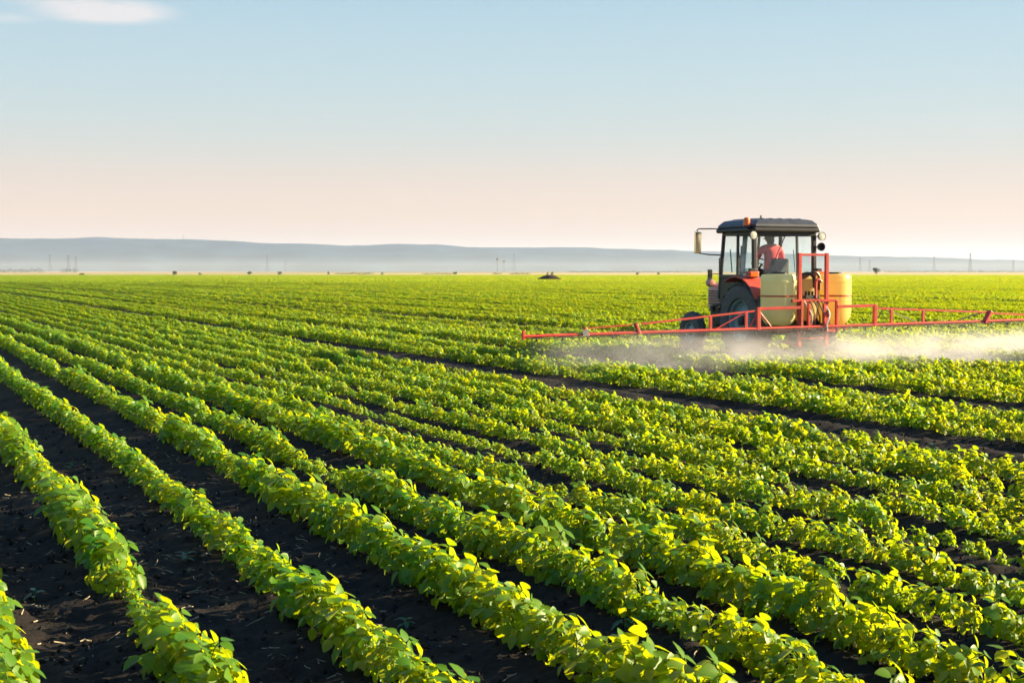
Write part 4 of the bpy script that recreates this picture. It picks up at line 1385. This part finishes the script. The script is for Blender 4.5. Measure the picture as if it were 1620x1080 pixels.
# water towers, pylons, poles
M['steel_far'] = coat('galvanised_steel', (0.10, 0.105, 0.11), 0.6, var=0.1)
M['concrete'] = coat('tower_concrete', (0.13, 0.13, 0.13), 0.8, var=0.1, scale=.3)
def water_tower(px, top_py, d, label, headpx):
    W = empty('water_tower', far_pt(px, d, hgt(d) - .3)); tag(W, label, 'water tower', 'water towers on the horizon')
    h = (HORIZ - top_py) / FPX * d + EYE - hgt(d)
    r_ = headpx / 2 / FPX * d; hh = r_ * 1.8
    b = MB(); b.lathe([(r_ * .30, 0), (r_ * .20, h * .3), (r_ * .20, h - hh)], 14, 'Z'); b.build('shaft', M['concrete'], W, smooth=True)
    b = MB(); b.lathe([(r_ * .2, h - hh), (r_ * .7, h - hh * .75), (r_, h - hh * .5), (r_, h - hh * .2), (r_ * .5, h), (.001, h + .2)], 18, 'Z'); b.build('reservoir', M['concrete'], W, smooth=True)
water_tower(787, 407.5, 2400, 'taller water tower with dark round head on the hazy horizon', 5.0)
water_tower(797.5, 411.5, 2500, 'shorter water tower with dark round head right of the taller one', 4.0)
def pylon(px, top_py, wpx, d, label, arms=2, cat='pylon', th=.2):
    Pn = empty('pylon', far_pt(px, d, hgt(d) - .3)); tag(Pn, label, cat, 'power pylons on the horizon')
    h = (HORIZ - top_py) / FPX * d + EYE - hgt(d)
    w = h * .075
    b = MB()
    ws = lambda t: w * (1 - t) ** 1.3 + .45
    lv = [0, .22, .40, .56, .70, .82, .92, 1.0]
    for sx in (-1, 1):
        for sy in (-1, 1):
            for t0, t1 in zip(lv, lv[1:]):
                b.bar((sx * ws(t0), sy * ws(t0), t0 * h), (sx * ws(t1), sy * ws(t1), t1 * h), th)
    for t0, t1 in zip(lv, lv[1:]):
        for sy in (-1, 1):
            b.bar((-ws(t0), sy * ws(t0), t0 * h), (ws(t1), sy * ws(t1), t1 * h), th * .6); b.bar((ws(t0), sy * ws(t0), t0 * h), (-ws(t1), sy * ws(t1), t1 * h), th * .6)
    b.build('lattice_mast', M['steel_far'], Pn)
    aw = wpx / 2 / FPX * d
    for k in range(arms):
        z = h * (.93 - .14 * k)
        b = MB(); b.bar((-aw, 0, z), (aw, 0, z), th); b.bar((-aw, 0, z), (0, 0, z + h * .05), th * .6); b.bar((aw, 0, z), (0, 0, z + h * .05), th * .6); b.build('cross_arm', M['steel_far'], Pn)
pylon(80, 402, 5, 2600, 'slender faint lattice pylon above the far left trees', 1)
pylon(109, 403, 7, 2300, 'left of two close lattice pylons over the far left clump')
pylon(121, 405, 6, 2500, 'right of two close lattice pylons over the far left clump')
pylon(423, 403, 5, 2700, 'faint lattice pylon over the left part of the stubble strip', 1)
pylon(452, 408, 4, 3300, 'smallest very faint pylon left of centre', 1)
pylon(813, 401, 4, 2300, 'thin tall lattice mast right of the water towers', 1)
pylon(1360, 407, 9, 2500, 'broad-armed pylon just right of the sprayer tanks', 1)
pylon(1375, 411, 7, 2900, 'smaller pylon beside the broad-armed one right of the tanks', 1)
pylon(1477, 405, 5, 2500, 'faint pylon midway along the right horizon', 1)
pylon(1534, 400, 3, 2100, 'tallest thin mast on the right horizon', 1)
pylon(1602, 411, 9, 2800, 'wide pylon near the right picture edge', 1)
An = empty('hilltop_mast', far_pt(291, HD - 20, EYE + 52 / FPX * HD - 4)); tag(An, 'tiny radio mast on top of the left hills', 'mast')
MB().tube([(0, 0, 0), (0, 0, 24)], 2.2, 6, 1.0).build('mast', M['steel_far'], An)

# ------------------------------------------------------------------ small things on the soil
def weed(px, py, size, label, seed):
    x, y = ground_at(px, py)
    rr = random.Random(seed)
    W = empty('weed_seedling', (x, y, soil_h(x, y)), rr.uniform(0, 6)); tag(W, label, 'weed', 'weeds between the rows')
    b = MB(); b.tube([(0, 0, -.02), (.004, 0, size * .3), (0, .006, size * .55)], .004, 5, .002); b.build('stem', M['stem'], W)
    for k in range(6):
        v, f = [], []
        az = k * 2.4 + rr.uniform(-.3, .3)
        Bm = Matrix.Translation((0, 0, size * (.15 + .07 * k))) @ Matrix.Rotation(az, 4, 'Z') @ Matrix.Rotation(R(rr.uniform(-35, 25)), 4, 'Y') @ Matrix.Translation((.008, 0, 0))
        leaflet(v, f, Bm, size * rr.uniform(.5, .8), size * rr.uniform(.25, .45), .2, .3)
        me = fast_mesh('leaf', v, f); me.materials.append(M['weed'])
        link_mesh('leaf', me, None, W)
for i, (px, py, s_, lab) in enumerate([(290, 892, .10, 'bluish weed seedling on bare soil between the second and third rows'), (48, 945, .085, 'small weed seedling with straw on soil at far lower left'),
        (110, 735, .08, 'weed seedling in the shaded furrow at the left edge'), (990, 1000, .11, 'upright grassy weed in the furrow below centre'), (880, 700, .10, 'weed in the thin patch right of centre'),
        (1300, 705, .12, 'broad weed in the wide soil gap at right'), (1480, 712, .14, 'pale weed in the wide soil gap near the right edge'), (640, 985, .07, 'little weed in the dark furrow at bottom centre')]):
    weed(px, py, s_, lab, 300 + i)
def litter():
    v, f = [], []
    rr = random.Random(77)
    for _ in range(1500):
        y = rr.uniform(4.5, 15); x = rr.uniform(-.36, .36) * y
        if rr.random() < .4: x = rr.uniform(-.36, -.1) * y
        z = soil_h(x, y) + .006
        a = rr.uniform(0, 6.28); ln = rr.uniform(.012, .07) * (1.5 if rr.random() < .08 else 1); w = rr.uniform(.0015, .0035)
        tl = rr.uniform(-.25, .5)
        d = Vector((math.cos(a), math.sin(a), tl)); n = Vector((-math.sin(a), math.cos(a), 0)); up = Vector((0, 0, 1))
        p = Vector((x, y, z)); m2 = p + d * ln * .5 + n * rr.uniform(-.008, .008); e = p + d * ln
        i = len(v)
        for c in (p, m2, e): v += [c + n * w, c - n * w, c + up * w * 1.6]
        for k in (0, 3):
            for q in range(3): f.append((i + k + q, i + k + (q + 1) % 3, i + k + 3 + (q + 1) % 3, i + k + 3 + q))
    me = fast_mesh('straw_litter', v, f); me.materials.append(M['straw'])
    tag(link_mesh('straw_litter', me), 'scattered bits of dry straw on the dark soil', 'straw', kind='stuff')
litter()
def clods():
    v, f = [], []
    rr = random.Random(78)
    for _ in range(5200):
        y = 4.6 + 13 * rr.random() ** 1.5; x = rr.uniform(-.36, .36) * y
        o, s_ = to_os(x, y)
        s0 = rr.uniform(.006, .020) * (1.8 if rr.random() < .07 else 1)
        p = Vector((x, y, soil_h(x, y) + s0 * .3))
        i = len(v)
        for q in ((1, 0, 0), (-1, 0, 0), (0, 1, 0), (0, -1, 0), (0, 0, 1), (0, 0, -1)):
            v.append(p + Vector(q) * s0 * rr.uniform(.6, 1.25) + Vector((rr.uniform(-.3, .3), rr.uniform(-.3, .3), rr.uniform(-.3, .3))) * s0)
        for a in ((0, 2, 4), (2, 1, 4), (1, 3, 4), (3, 0, 4), (2, 0, 5), (1, 2, 5), (3, 1, 5), (0, 3, 5)): f.append(tuple(i + k for k in a))
    me = fast_mesh('soil_clods', v, f); me.materials.append(M['clod'])
    tag(link_mesh('soil_clods', me), 'small crumbs and clods of dark soil between the rows', 'soil', kind='stuff')
clods()

# ------------------------------------------------------------------ the air: evening haze and the low mist at the foot of the hills
def air(name, x0, x1, y0, y1, z0, z1, dens, col, aniso, label):
    m, t, p, o = mat(name + '_air')
    t.nodes.remove(p)
    pv = N(t, 'ShaderNodeVolumePrincipled')
    pv.inputs['Color'].default_value = (*col, 1)
    pv.inputs['Density'].default_value = dens
    pv.inputs['Anisotropy'].default_value = aniso
    L(t, pv.outputs[0], o.inputs['Volume'])
    h = MB().box(x0, x1, y0, y1, z0, z1).build(name, m)
    tag(h, label, 'haze', kind='stuff')
air('haze', -14500, 14500, -14500, 14500, -14, 215, 0.000068, (0.54, 0.68, 0.98), 0.1, 'pale evening haze over the whole plain')
air('low_mist', -14000, 14000, 1500, 5800, -12, 30, 0.00006, (0.80, 0.88, 1.0), 0.2, 'white mist lying at the foot of the hills')
